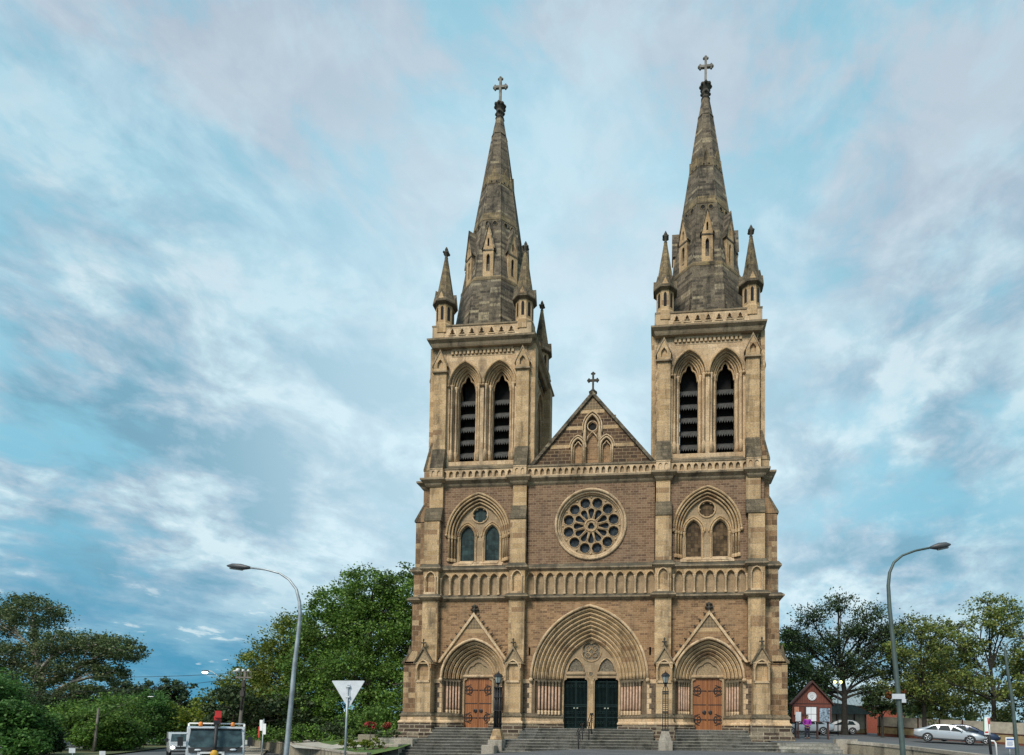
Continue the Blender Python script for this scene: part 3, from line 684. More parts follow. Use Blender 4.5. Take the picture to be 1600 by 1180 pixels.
# --- two-light windows of the middle stage
for sx in (-1, 1):
    c = sx * MC; m = MB()
    hl = [door_hole(c + e*.88, .50, 13.12, 14.8, .78, 9) for e in (-1, 1)] + [foil(c + sx*.0, 16.33, .52, 6, 48, PI/2, .2)]
    m.plate(door_hole(c, 1.66, 12.8, 14.9, 2.25, 14), hl, .38, .6)
    W = P_(m, 'window', 'arch_stone', label='two-light pointed window with a foiled roundel' + (' and bluish panes' if sx < 0 else ' and brownish panes'))
    ring = MB(); roll = MB()
    for i in range(3):
        sa, sb = 2.16 - i*.17, 2.16 - (i+1)*.17; A = arch(c, sa, 14.82, 2.8 - i*.18, 16); B = arch(c, sb, 14.82, 2.8 - (i+1)*.18, 16); y = -.02 + i*.13
        ring.plate([(A[0][0], 12.8)] + A + [(A[-1][0], 12.8), (B[-1][0], 12.8)] + B[::-1] + [(B[0][0], 12.8)], [], y + .04, y + .3)
        roll.tube(tubepath([(B[0][0] - .07, 13.1)] + arch(c, sb + .07, 14.82, 2.8 - (i+.6)*.18, 16) + [(B[-1][0] + .07, 13.1)], y + .01), .065, 8)
        for e in (-1, 1): roll.ngon(c + e*(sb + .07), y + .01, [(.1, 14.62), (.12, 14.75), (.12, 14.84)], 8, 0); roll.ngon(c + e*(sb + .07), y + .01, [(.12, 13.0), (.12, 13.12), (.08, 13.25)], 8, 0)
    A = arch(c, 2.22, 14.85, 2.84, 18); roll.tube(tubepath(A, -.05), .085, 8)
    for x, z in (A[0], A[-1]): roll.ball((x, -.1, z - .05), .13, 8, 6)
    ring.build('archivolt', 'recess_shade_stone', W)
    for e in (-1, 1):
        x = c + e*.88
        for s, q in ((.60, .07), (.74, .06)): roll.tube(tubepath(arch(x, s, 14.8, .78 + (s - .5)*1.05, 12), .35), q, 7)
        for e2 in (-1, 1):
            roll.ngon(x + e2*.62, .36, [(.09, 12.95), (.09, 13.1), (.06, 13.2), (.06, 14.55), (.1, 14.72), (.1, 14.8)], 8, 0, True)
    roll.tube(tubepath(circle(c, 16.33, .56, 28), .36), .055, 6, closed=True)
    roll.build('window_mouldings', 'ashlar', W)
    k = MB(); k.prism_x([(-.12, 12.66), (-.12, 12.74), (.36, 13.08), (.5, 13.08), (.5, 12.66)], c - 1.75, c + 1.75)
    for e in (-1, 1): k.prism_x([(-.10, 12.80), (.36, 13.13), (.4, 13.0)], c + e*.88 - .5, c + e*.88 + .5)
    k.build('sill', 'ashlar_pale', W)
    gm = 'window_blue' if sx < 0 else 'window_brown'
    for e in (-1, 1):
        k = MB(); k.plate(door_hole(c + e*.88, .52, 13.05, 14.8, .8, 8), [], .52, .56); k.build('glass', gm, W)
    k = MB(); k.plate(circle(c, 16.33, .56, 24), [], .52, .56); k.build('glass', gm, W)

# --- gable of the nave between the towers
m = MB(); ni = [door_hole(e*.98, .36, 19.62, 20.75, .55, 8) for e in (-1, 1)] + [door_hole(0, .42, 19.62, 22.1, .75, 8)]
m.plate([(-4.6, 18.7), (4.6, 18.7), (4.6, 18.98), (.06, 24.2), (-.06, 24.2), (-4.6, 18.98)], ni, .35, .8)
G = P_(m, 'nave_gable', 'rubble_dark', label='dark rubble gable with pale bands')
m = MB(); m.box(-1.6, 1.6, .56, .6, 19.4, 23); m.build('niche_back', 'rubble_low', G)
def halfw(z): return 4.6 * (24.25 - z) / (24.25 - 18.98)
m = MB()
for z, w in [(20.72, .24), (21.95, .25), (23.05, .25)]:
    for x0, x1 in ([(-halfw(z + w), -1.42), (1.42, halfw(z + w))] if z < 21 else [(-halfw(z + w), -.58), (.58, halfw(z + w))] if z < 22.2 else [(-halfw(z + w), halfw(z + w))]): m.box(x0, x1, .335, .5, z, z + w)
build_each(m, 'pale_band', 'ashlar', G)
m = MB(); m.plate([(-halfw(23.34) + .1, 23.34), (halfw(23.34) - .1, 23.34), (0, 24.1)], [], .338, .36); m.build('gable_diaper', 'diaper', G)
m = MB()
for e in (-1, 1): m.prism_y([(e*4.75, 18.98), (e*4.75, 19.12), (0, 24.52), (0, 24.22), (e*4.6, 18.98)], .2, .95)
m.build('gable_coping', 'slate_stone', G)
m = MB()
for e in (-1, 1):
    x = e*.98; m.tube(tubepath([(x - .42, 19.6)] + arch(x, .42, 20.75, .64, 10) + [(x + .42, 19.6)], .33), .07, 7); m.tube(tubepath([(x - .56, 20.72)] + arch(x, .56, 20.75, .8, 10) + [(x + .56, 20.72)], .30), .05, 6)
    m.tube(tubepath([(x - .3, 19.7)] + cusped(x, .3, 20.7, .5, 12, .2, .1) + [(x + .3, 19.7)], .44), .045, 5)
    m.prism_x([(.2, 19.5), (.2, 19.56), (.5, 19.72), (.5, 19.5)], x - .4, x + .4)
    m.box(e*.52 - .1, e*.52 + .1, .30, .5, 19.5, 21.9)
m.prism_x([(.2, 19.5), (.2, 19.56), (.5, 19.72), (.5, 19.5)], -.45, .45)
m.tube(tubepath([(-.5, 19.6)] + arch(0, .5, 22.1, .86, 12) + [(.5, 19.6)], .32), .075, 7); m.tube(tubepath([(-.66, 21.7)] + arch(0, .66, 22.1, 1.05, 12) + [(.66, 21.7)], .29), .055, 6)
m.tube(tubepath(circle(0, 22.2, .34, 20), .42), .045, 6, closed=True)
m.tube(tubepath([(-.38, 21.2), (-.3, 21.5), (0, 21.85), (.3, 21.5), (.38, 21.2)], .42), .05, 6)
m.build('niche_moulding', 'ashlar_pale', G)
m = MB(); m.plate(foil(0, 22.2, .3, 4, 32, 0, .3), [], .55, .56); m.build('quatrefoil_void', 'dark_void', G)
m = MB(); m.prism_z([(-.2, .3), (.2, .3), (.2, .7), (-.2, .7)], 24.2, 24.5); m.ngon(0, .5, [(.24, 24.45), (.28, 24.56), (.14, 24.68), (.075, 24.8)], 8)
fl = m.build('gable_apex', 'finial_stone', G)
def cross(cx, cy, z0, z1, za, hw, t, mat, par):
    m = MB(); m.box(cx - t, cx + t, cy - t, cy + t, z0, z1 - t); m.box(cx - hw + t, cx - t, cy - t, cy + t, za - t, za + t); m.box(cx + t, cx + hw - t, cy - t, cy + t, za - t, za + t)
    for x, z in ((cx - hw + t, za), (cx + hw - t, za), (cx, z1 - t)):
        m.ball((x, cy, z), t*1.9, 8, 6, (.75, .7, .75))
        for q in (-1, 1):
            if z > za + .01: m.ball((x + q*t*1.6, cy, z - t*.8), t*1.05, 6, 5)
            else: m.ball((x - (t*.8 if x > cx else -t*.8), cy, z + q*t*1.6), t*1.05, 6, 5)
    m.tube(tubepath(circle(cx, za, t*2.6, 20), cy), t*.5, 6, closed=True) if t > .09 else None
    return m.build('cross', mat, par)
cross(0, .5, 24.75, 25.95, 25.38, .40, .062, 'finial_stone', G)
# roof and clerestory of the nave behind
m = MB(); m.prism_y([(-4.7, 18.6), (0, 24.0), (4.7, 18.6)], .9, 42); P_(m, 'nave_roof', 'slate_stone')
m = MB(); m.box(-4.3, 4.3, 7.5, 41.8, .4, 18.6); m.box(-9.5, 9.5, 7.5, 41, .4, 8.8); P_(m, 'nave_wall', 'rubble_high')
m = MB(); m.prism_y([(-9.9, 8.7), (-9.9, 8.9), (-4.2, 12.6), (4.2, 12.6), (9.9, 8.9), (9.9, 8.7)], 7.5, 41.4); P_(m, 'aisle_roof', 'slate_stone')

# --- belfry stage, parapet, pinnacles and spire of each tower
AY = 3.45
def tower_top(sx):
    X = sx * TC
    def face(k): return Matrix.Translation((X, AY, 0)) @ Matrix.Rotation(k*PI/2, 4, 'Z')
    hb2 = 3.15   # belfry half width; wall plane
    BL = []
    for k in range(4):
        m = MB(); m.T = face(k); q = 3.5 if k % 2 == 0 else 3.2
        cs = (-1.23, 1.23); o = [(-q, 19.3), (q, 19.3), (q, 28.05), (-q, 28.05)]
        m.plate(o, [door_hole(c, 1.10, 20.05, 25.35, 1.56, 10) for c in cs], -hb2, -hb2 + .25)
        m.plate([(-q, 19.9), (q, 19.9), (q, 28.0), (-q, 28.0)], [door_hole(c, .86, 20.1, 25.35, 1.36, 10) for c in cs], -hb2 + .25, -hb2 + .5, rim=False)
        m.plate([(-q, 19.9), (q, 19.9), (q, 28.0), (-q, 28.0)], [door_hole(c, .62, 20.2, 25.3, 1.25, 10) for c in cs], -hb2 + .5, -hb2 + .95, rim=False)
        wl = P_(m, 'belfry_wall', 'ashlar_pale' if k != 1 or True else 'quoin_mix'); BL.append(wl)
        r_ = MB(); r_.T = face(k)
        for c in cs:
            for s, y, q2, hh in ((1.14, -.04, .085, 1.62), (1.0, .16, .07, 1.48), (.90, .27, .05, 1.40), (.76, .42, .065, 1.32), (.66, .52, .04, 1.28)):
                r_.tube(tubepath(arch(c, s, 25.38, hh, 14), -hb2 + y), q2, 7)
            r_.tube(tubepath(cusped(c, .6, 25.2, 1.25, 24, .22, .06), -hb2 + .7), .07, 6)
            for e in (-1, 1): r_.ball((c + e*1.14, -hb2 - .06, 25.3), .11, 7, 5)
        r_.build('arch_mouldings', 'ashlar', wl)
        s_ = MB(); s_.T = face(k); s_.prism_x([(-hb2 - .1, 19.62), (-hb2 + .1, 19.95), (-hb2 + .9, 20.28), (-hb2 + .9, 19.6)], -2.35, 2.35)
        s_.build('sill', 'trim', wl)
        if k in (0, 1, 3):
            for c in cs:
                for e in (-1, 1):
                    for s, y in ((.98, .1), (.75, .38)):
                        g = MB(); g.T = face(k); g.ngon(c + e*s, -hb2 + y, [(.14, 20.1), (.14, 20.75), (.11, 20.85), (.075, 20.98), (.075, 25.05), (.1, 25.1), (.08, 25.14), (.13, 25.34), (.14, 25.42)], 8, 0, True)
                        g.build('colonnette', 'ashlar_pale', wl)
                for j in range(5):
                    g = MB(); g.T = face(k); zt = 24.90 - j*.93; n = 7
                    top = [(c - .6 + 1.2*i/(n*2), -hb2 + .93, zt - .40 - (.17 if i % 2 else 0)) for i in range(n*2 + 1)]
                    bk = [(x, -hb2 + 1.35, zt + .03) for x, _, _ in top]
                    t2 = [(x, y - .05, z) for x, y, z in top]; b2 = [(x, y - .05, z + .04) for x, y, z in bk]
                    mid = [(x, -hb2 + .98, zt - .24) for x, _, _ in top]; md2 = [(x, -hb2 + .92, zt - .22) for x, _, _ in top]
                    g.loft([t2, md2, b2, bk, mid, top, t2], cap=False, closed=False); g.build('louvre', 'louvre', wl)
    # corner clasping masses and inner floor / ceiling
    m = MB()
    for ex in (-1, 1):
        for ey in (-1, 1): m.box(X + ex*3.35 - .42, X + ex*3.35 + .42, AY + ey*2.73 - .42, AY + ey*2.73 + .42, 19.3, 28.05)
    build_each(m, 'tower_corner', 'ashlar', CATH)
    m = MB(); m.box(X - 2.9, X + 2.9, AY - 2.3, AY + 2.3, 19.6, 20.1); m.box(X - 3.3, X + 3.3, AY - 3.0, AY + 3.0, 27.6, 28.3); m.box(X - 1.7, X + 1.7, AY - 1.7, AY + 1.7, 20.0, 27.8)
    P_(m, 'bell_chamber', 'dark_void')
    sq = lambda h: [(X - h, AY - h), (X + h, AY - h), (X + h, AY + h), (X - h, AY + h)]
    sw = lambda h, prof: MB().sweep([(X - h, AY + h), (X - h, AY - h), (X + h, AY - h), (X + h, AY + h)], prof, True)
    m = sw(3.5, [(-.3, 27.86), (.0, 27.86), (.06, 27.95), (.10, 28.04), (.10, 28.1), (.30, 28.24), (.32, 28.34), (.05, 28.52), (-.3, 28.52)]); P_(m, 'cornice', 'course')
    # corbel table on each face
    m = MB()
    for k in range(4):
        m.T = face(k); y = -hb2 - .12
        m.box(-2.2, 2.2, y, y + .14, 27.72, 27.86)
        for i in range(16): m.box(-2.16 + i*.288 - .085, -2.16 + i*.288 + .085, y, y + .14, 27.5, 27.72)
        m.box(-2.2, 2.2, -hb2 - .02, -hb2, 27.36, 27.44)
    P_(m, 'corbel_table', 'trim')
    # pierced parapet
    m = MB()
    for k in range(4):
        m.T = face(k); hs = []
        for i in range(7):
            c = (i - 3)*.70; hs.append([(c - .2, 28.72), (c - .17, 28.84), (c - .10, 28.86), (c - .11, 28.98), (c, 29.14), (c + .11, 28.98), (c + .10, 28.86), (c + .17, 28.84), (c + .2, 28.72)])
        m.plate([(-3.5, 28.5), (3.5, 28.5), (3.5, 29.3), (-3.5, 29.3)], hs, -3.5, -3.26, back=True)
    pp = P_(m, 'parapet', 'ashlar_pale')
    m = MB()
    for k in range(4):
        m.T = face(k)
        for i in range(7): c = (i - 3)*.70; m.box(c - .25, c + .25, -3.54, -3.45, 28.64, 28.71)
        for e in (-1, 1): m.box(e*3.1 - .42, e*3.1 + .42, -3.53, -3.3, 28.55, 29.28)
    m.build('parapet_blocks', 'trim', pp)
    m = sw(3.5, [(-.26, 29.28), (.05, 29.28), (.07, 29.36), (-.02, 29.44), (-.26, 29.46)]); m.build('parapet_coping', 'course', pp)
    m = MB(); m.box(X - 3.3, X + 3.3, AY - 3.3, AY + 3.3, 28.3, 28.6); P_(m, 'spire_platform', 'lead')
    # corner pinnacles
    for ex in (-1, 1):
        for ey in (-1, 1):
            px, py = X + ex*2.88, AY + ey*2.88
            m = MB(); m.ngon(px, py, [(.70, 28.9), (.70, 29.5), (.60, 29.62), (.58, 29.7), (.58, 31.02)], 8); pn = P_(m, 'pinnacle', 'ashlar')
            m = MB()
            for k in range(8):
                m.T = Matrix.Translation((px, py, 0)) @ Matrix.Rotation(k*PI/4, 4, 'Z'); m.plate(door_hole(0, .10, 29.85, 30.65, .18, 5), [], -.588, -.57)
            m.build('lancet', 'dark_void', pn)
            m = MB(); m.ngon(px, py, [(.6, 30.96), (.80, 31.06), (.80, 31.16), (.62, 31.75), (.52, 31.9)], 8)
            for k in range(8):
                m.T = Matrix.Translation((px, py, 0)) @ Matrix.Rotation(k*PI/4, 4, 'Z'); m.prism_y([(-.30, 31.14), (.30, 31.14), (.30, 31.22), (0, 31.95), (-.30, 31.22)], -.80 if k % 2 == 0 else -.74, -.3)
            m.build('pinnacle_eaves', 'weathering', pn)
            m = MB()
            for k in range(0, 8, 2):
                m.T = Matrix.Translation((px, py, 0)) @ Matrix.Rotation(k*PI/4, 4, 'Z'); m.plate([(-.2, 31.22), (.2, 31.22), (0, 31.68)], [], -.81, -.8)
            m.build('gablet_face', 'ashlar', pn)
            m = MB(); m.ngon(px, py, [(.56, 31.7), (.10, 34.62), (.07, 34.75)], 8); m.build('pinnacle_spirelet', 'pinnacle_stone', pn)
            m = MB(); m.ngon(px, py, [(.10, 34.5), (.13, 34.62), (.09, 34.7), (.10, 34.78), (.21, 34.92), (.22, 35.0), (.12, 35.04), (.09, 35.1), (.13, 35.2), (.10, 35.28), (.03, 35.42)], 8, 0, True)
            for k in range(4): m.ball((px + .2*math.cos(k*PI/2 + PI/4), py + .2*math.sin(k*PI/2 + PI/4), 34.98), .085, 6, 5)
            m.build('finial', 'finial_stone', pn)
    # spire
    def rz(z): return .30 + (47.1 - z) * (2.98 - .30) / (47.1 - 29.2)
    m = MB(); m.ngon(X, AY, [(3.0, 28.5), (rz(29.2), 29.2), (rz(33.4) + .07, 33.4), (rz(33.6), 33.6), (rz(38.1) + .01, 38.1), (rz(45.55), 45.55), (rz(45.6) + .05, 45.6), (rz(45.75), 45.8), (.27, 47.1)], 8)
    sp = P_(m, 'spire', 'slate_stone', label='octagonal grey stone spire with weathered bands')
    m = MB(); m.ngon(X, AY, [(rz(38.15), 38.15), (rz(38.15) + .035, 38.2), (rz(38.75) + .03, 38.75), (rz(38.8), 38.8)], 8, cap=False); m.ngon(X, AY, [(rz(33.25) + .085, 33.25), (rz(33.4) + .10, 33.42), (rz(33.6) + .0, 33.62)], 8, cap=False)
    m.ngon(X, AY, [(rz(41.2) , 41.2), (rz(41.2) + .03, 41.22), (rz(41.9) + .03, 41.9), (rz(42.0), 42.0)], 8, cap=False); m.ngon(X, AY, [(rz(29.5) + .02, 29.48), (rz(29.5) + .05, 29.5), (rz(29.85) + .03, 29.85), (rz(29.9), 29.9)], 8, cap=False)
    build_each(m, 'pale_band', 'pinnacle_stone', sp)
    # dark arris ribs, ring of eyes and small blind gablets
    m = MB(); d = MB(); gl = MB()
    for k in range(8):
        a = k*PI/4 + PI/8; kk = 1 / math.cos(PI/8)
        m.tube([(X + rz(z)*kk*math.cos(a), AY + rz(z)*kk*math.sin(a), z) for z in (29.4, 33.5, 38.5, 45.6)], [.06, .055, .05, .03], 5)
        F = Matrix.Translation((X, AY, 0)) @ Matrix.Rotation(k*PI/4, 4, 'Z'); d.T = F; gl.T = F; sl = math.atan((2.68) / 17.9)
        for e in (-1, 1):
            d.plate(foil(e*.28, 37.85, .13, 4, 16), [], -rz(37.85) - .03, -rz(37.85)); d.plate(circle(e*.19, 41.35, .07, 8), [], -rz(41.35) - .05, -rz(41.35))
            gl.tube(tubepath(circle(e*.28, 37.85, .17, 14), -rz(37.85) - .03), .035, 5, closed=True)
        gl.prism_y([(-.36, 41.5), (.36, 41.5), (0, 42.55)], -rz(41.7) - .05, -rz(42.6) + .1)
    build_each(m, 'arris', 'slate_stone', sp); d.build('eyelet', 'dark_void', sp); gl.build('blind_gablets', 'pinnacle_stone', sp)
    # lucarnes
    for k in range(8):
        F = Matrix.Translation((X, AY, 0)) @ Matrix.Rotation(k*PI/4, 4, 'Z'); y0 = -rz(33.7) - .02; m = MB(); m.T = F
        m.plate([(-.38, 33.55), (.38, 33.55), (.38, 35.75), (0, 37.25), (-.38, 35.75)], [door_hole(0, .125, 33.95, 35.0, .22, 5), door_hole(0, .07, 35.75, 36.2, .14, 4)], y0, -1.6)
        lc = m.build('lucarne', 'ashlar', sp, label=None)
        lc.data.materials.append(MATS['slate_stone'])
        m = MB(); m.T = F
        for e in (-1, 1): m.prism_y([(e*.50, 35.52), (e*.50, 35.62), (0, 37.5), (0, 37.2), (e*.38, 35.66)], y0 - .07, -1.5)
        m.box(-.41, .41, y0 - .035, y0 + .1, 35.42, 35.52)
        # roof and dark window are merged in the spire's sub-part: roof slopes
        m.build('lucarne_roof', 'slate_stone', sp)
        m = MB(); m.T = F; m.box(-.2, .2, y0 + .15, y0 + .2, 33.9, 36.45); m.build('lucarne_window', 'dark_void', sp)
    m = MB(); m.ngon(X, AY, [(.27, 47.0), (.33, 47.1), (.24, 47.2), (.22, 47.35), (.30, 47.5), (.26, 47.6), (.24, 47.75), (.36, 47.98), (.38, 48.1), (.28, 48.2), (.17, 48.3)], 8)
    for k in range(8): m.ball((X + .37*math.cos(k*PI/4), AY + .37*math.sin(k*PI/4), 48.05), .12, 6, 5); 
    for k in range(4): m.ball((X + .3*math.cos(k*PI/2), AY + .3*math.sin(k*PI/2), 47.5), .10, 6, 5)
    m.build('finial', 'finial_stone', sp)
    cross(X, AY, 48.2, 50.32, 49.55, .56, .085, 'cross_stone', sp)
for sx in (-1, 1): tower_top(sx)
ZMAP[0] = False
# ------------------------------------------------------------------ ground, steps, walls
def ground_mats():
    m, t, b = base_mat('asphalt'); P = t.new('TexCoord').outputs['Object']
    n = t.noise(P, .5, 5); g = t.noise(P, 60, 3); c = t.mix(t.smooth(n, .3, .7), (.085, .09, .095), (.125, .13, .135))
    c2 = t.vmath('SCALE', c); t.put(c2.node.inputs['Scale'], t.smooth(g, .2, .8, .7, 1.3)); t.put(b.inputs['Base Color'], c2); b.inputs['Roughness'].default_value = .85
    m, t, b = base_mat('grass'); P = t.new('TexCoord').outputs['Object']
    n = t.noise(P, .8, 5); g = t.noise(P, 30, 4); c = t.mix(t.smooth(n, .3, .7), (.055, .12, .022), (.13, .20, .04)); c = t.mix(t.smooth(g, .3, .7, 0, .5), c, (.05, .085, .02)); t.put(b.inputs['Base Color'], c); b.inputs['Roughness'].default_value = .9
    m, t, b = base_mat('earth'); P = t.new('TexCoord').outputs['Object']
    n = t.noise(P, .4, 5); g = t.noise(P, 12, 4); c = t.mix(t.smooth(n, .4, .6), (.16, .15, .07), (.07, .10, .03)); c = t.mix(t.smooth(g, .3, .7, 0, .4), c, (.06, .06, .03)); t.put(b.inputs['Base Color'], c); b.inputs['Roughness'].default_value = .95
ground_mats()
plain('paving', (.42, .39, .33), .85, var=.15, vscale=1.5, bump=.3)
plain('mulch', (.16, .10, .06), .95, var=.4, vscale=6, bump=.5)
plain('road_paint', (.75, .75, .72), .7, var=.1)
def rt(x, y):
    """the drive and car park on the right: rising to the back, falling to the right"""
    return 1.40 - .0355*x + .0325*min(y, 45)
def gh(x, y):
    """height of the street: falls away to the left"""
    if x >= 0: z = .40 - .012*max(0, x - 8)
    elif x > -6: z = .40 + .06*x
    else: z = .04 + .09*max(x + 6, -10)
    if y < -14: z -= .012*min(25, -14 - y)
    if x > 14: z = min(z, rt(x, y) - .28*min(1, (x - 14)/3))
    return z
def sheet(name, xs, ys, fn, mat, label=None, kind='structure', parent=None, cat=None):
    m = MB(); nx, ny = len(xs), len(ys)
    vs = [(x, y, fn(x, y)) for y in ys for x in xs]
    m.add(vs, [(j*nx+i, j*nx+i+1, (j+1)*nx+i+1, (j+1)*nx+i) for j in range(ny-1) for i in range(nx-1)], True)
    o = m.build(name, mat); o['kind'] = kind
    return o
lin = lambda a, b, n: [a + (b-a)*i/(n-1) for i in range(n)]
def base_h(x, y):
    z = gh(x, y) - .05
    return z
sheet('ground', [-900, -400, -200, -120, -80] + lin(-60, 60, 41) + [80, 120, 200, 400, 900], [-120, -60] + lin(-50, 60, 45) + [80, 120, 200, 400, 900], lambda x, y: base_h(x, y) - .06, 'earth')
# the street in front, the street running off to the left and the drive on the right
sheet('road', lin(-75, 70, 59), lin(-60, -4.2, 40), lambda x, y: base_h(x, y) + .02, 'asphalt')
def strip(name, pts, mat, dz=.03, fn=None, kind='structure'):
    m = MB(); vs = [(x, y, (fn or base_h)(x, y) + dz if len(p) == 2 else p[2]) for p in pts for x, y in [p[:2]]]
    m.add(vs, [tuple(range(len(vs)))]); o = m.build(name, mat); o['kind'] = kind; return o
# right-hand terrace: higher ground behind the low wall
ISO = [(11.5, -3.0), (15.6, -3.05), (16.8, -4.6), (17.6, -7.4), (18.1, -10.5), (18.5, -14), (18.8, -18)]
m = MB(); L = ISO; vs = []; 
xsR = [0, .06, .15, .3, .6, 1]
for (x, y) in L + [(11.5, -3.0)]: pass
def terrace_mesh():
    m = MB(); rows = []
    rows.append([(11.5 + i*0, y, rt(11.5, y)) for i, y in enumerate(lin(-2.9, 60, 16))])
    for x0, y0 in L[1:]:
        rows.append([(x0 + .02 + (.0)*k, y, rt(x0, y)) for k, y in enumerate(lin(y0, 60, 16))])
    for x0, y0 in [(24, -18), (34, -18), (70, -18)]:
        rows.append([(x0, y, rt(x0, y)) for y in lin(y0, 60, 16)])
    for a, b in zip(rows[:-1], rows[1:]):
        o = len(m.v); m.add(a + b, [(i, i+1, 17+i, 16+i) for i in range(15)], True)
    return m
o = terrace_mesh().build('car_park', 'asphalt'); o['kind'] = 'structure'
m = MB(); 
def wall_along(path, w, hfn, tfn):
    m = MB(); n = len(path); P = [Vector(p) for p in path]; rings = []
    for i in range(n):
        d = (P[min(i+1, n-1)] - P[max(i-1, 0)]).normalized(); q = Vector((-d.y, d.x))
        a, b = P[i] + q*w/2, P[i] - q*w/2; zb, zt = hfn(*P[i]), tfn(*P[i])
        rings.append([(a.x, a.y, zb), (a.x, a.y, zt), (b.x, b.y, zt), (b.x, b.y, zb)])
    return m.loft(rings)
LW = empty('low_wall', (15.6, -3.05, .4), label='low stained stone wall curving round the right-hand corner', cat='wall'); LW.location = (0, 0, 0)
top = lambda x, y: rt(x, y) + .30
wall_along(L[1:], .34, lambda x, y: 0, lambda x, y: top(x, y) - .16).build('wall_body', 'low_wall', LW)
wall_along(L[1:], .44, lambda x, y: top(x, y) - .158, lambda x, y: top(x, y)).build('coping', 'coping_stone', LW)
m = MB(); m.box(15.0, 16.2, -3.35, -2.75, .2, 1.12); m.build('end_block', 'coping_stone', LW)

# steps: lower flight, landing, three upper flights
def flight(x0, x1, yf, n, run, z0, z1, left=0.0):
    m = MB(); q = MB(); rise = (z1 - z0) / n
    for k in range(n):
        y = yf + k*run
        q.box(x0 - left*(n-1-k), x1, y, y + run + (.0 if k < n-1 else .25), z0 - .8, z0 + rise*(k+1) - .035 - .0)
        m.box(x0 - left*(n-1-k) - .01, x1 + .01, y - .03, y + run + (.06 if k < n-1 else .25), z0 + rise*(k+1) - .034, z0 + rise*(k+1))
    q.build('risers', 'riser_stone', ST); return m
ST = empty('stone_steps', (0, -3, 0), label='broad worn grey stone steps rising to the portals', cat='steps'); ST.location = (0, 0, 0)
LAND = .88
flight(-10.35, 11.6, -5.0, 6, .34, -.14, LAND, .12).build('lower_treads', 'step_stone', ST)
m = MB(); m.box(-13.6, 15.0, -3.0, 1.2, -.5, LAND - .004); m.build('landing', 'step_stone', ST)
m = MB()
for k in range(3): m.box(11.6, 15.0 - .0*k, -4.6 + k*.5, -4.6 + (k+1)*.5 + .3, 0, LAND - .17*(2-k) - (.004 if k < 2 else .002))
m.build('side_treads', 'step_stone', ST)
for x0, x1, ye in [(-10.35, -5.75, 1.3), (-4.35, 4.35, 1.8), (5.75, 10.35, 1.3)]:
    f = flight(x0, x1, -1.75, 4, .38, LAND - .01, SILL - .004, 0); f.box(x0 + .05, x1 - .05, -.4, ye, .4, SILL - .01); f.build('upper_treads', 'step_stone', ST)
# end blocks on the left of the steps
def block(name, x0, x1, y0, y1, z0, z1, label, bev=.03, mat='coping_stone'):
    m = MB(); m.box(x0, x1, y0, y1, z0, z1 - bev); m.frustum((x0+x1)/2, (y0+y1)/2, z1 - bev, z1, (x1-x0)/2, (y1-y0)/2, (x1-x0)/2 - bev, (y1-y0)/2 - bev)
    return tag(m.build(name, mat), label, 'stone block')
block('stone_block', -11.55, -10.35, -4.1, -3.1, 0, .86, 'rough pale stone block at the left end of the steps, upper of two')
block('stone_block', -11.75, -10.75, -5.2, -4.12, -.3, .55, 'low pale stone block at the foot of the steps beside the flower bed')

# garden on the left: lawn, paths, beds
def edgeY(x): return -9.0 if x > -11.5 else -9.0 + (-11.5 - x)*1.128
def gz(x, y):
    t = max(0, min(1, (y - edgeY(x)) / 9.0)); return .08 + (LAND - .10) * t*t*(3 - 2*t)
m = MB()
gx = lin(-46, -10.45, 40); rows = []
for x in gx: rows.append([(x, y, gz(x, y)) for y in lin(edgeY(x), 60, 24)])
m.add([p for r in rows for p in r], [(i*24+j, (i+1)*24+j, (i+1)*24+j+1, i*24+j+1) for i in range(len(gx)-1) for j in range(23)], True)
o = m.build('lawn', 'grass'); o['kind'] = 'structure'
def ribbon(name, pts, w, mat, dz, fn, kind='structure'):
    m = MB(); P = [Vector(p) for p in pts]; vs = []
    for i, p in enumerate(P):
        d = (P[min(i+1, len(P)-1)] - P[max(i-1, 0)]).normalized(); q = Vector((-d.y, d.x)) * (w[i] if isinstance(w, list) else w) / 2
        for s in (1, -1): a = p + q*s; vs.append((a.x, a.y, fn(a.x, a.y) + dz))
    m.add(vs, [(2*i, 2*i+1, 2*i+3, 2*i+2) for i in range(len(P)-1)]); o = m.build(name, mat); o['kind'] = kind; return o
RW = empty('retaining_wall', (0, 0, 0), label='low grey retaining wall along the left edge of the garden', cat='wall')
rp = [(x, edgeY(x)) for x in lin(-10.6, -46, 34)]
wall_along(rp, .3, lambda x, y: -1.5, lambda x, y: gz(x, y) - .0).build('wall_body', 'low_wall', RW)
wall_along(rp, .36, lambda x, y: gz(x, y) + .002, lambda x, y: gz(x, y) + .10).build('coping', 'coping_stone', RW)

# ------------------------------------------------------------------ foliage
leafmat('leaf_plane', [(0.0488, 0.1092, 0.0229), (0.1056, 0.2038, 0.0343), (0.1869, 0.2912, 0.0515)], .3)
leafmat('leaf_plane_yellow', [(0.069, 0.1142, 0.0192), (0.1311, 0.1814, 0.0288), (0.2208, 0.2285, 0.036)], .3)
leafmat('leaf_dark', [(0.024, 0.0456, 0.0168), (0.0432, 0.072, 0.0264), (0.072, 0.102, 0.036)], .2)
leafmat('leaf_gum', [(0.0489, 0.0834, 0.0303), (0.0891, 0.1323, 0.0468), (0.151, 0.1654, 0.0688)], .25)
leafmat('leaf_bright', [(0.0385, 0.105, 0.022), (0.0715, 0.168, 0.033), (0.11, 0.21, 0.0495)], .3)
leafmat('leaf_lime', [(0.084, 0.138, 0.016), (0.156, 0.207, 0.022), (0.24, 0.253, 0.03)], .3)
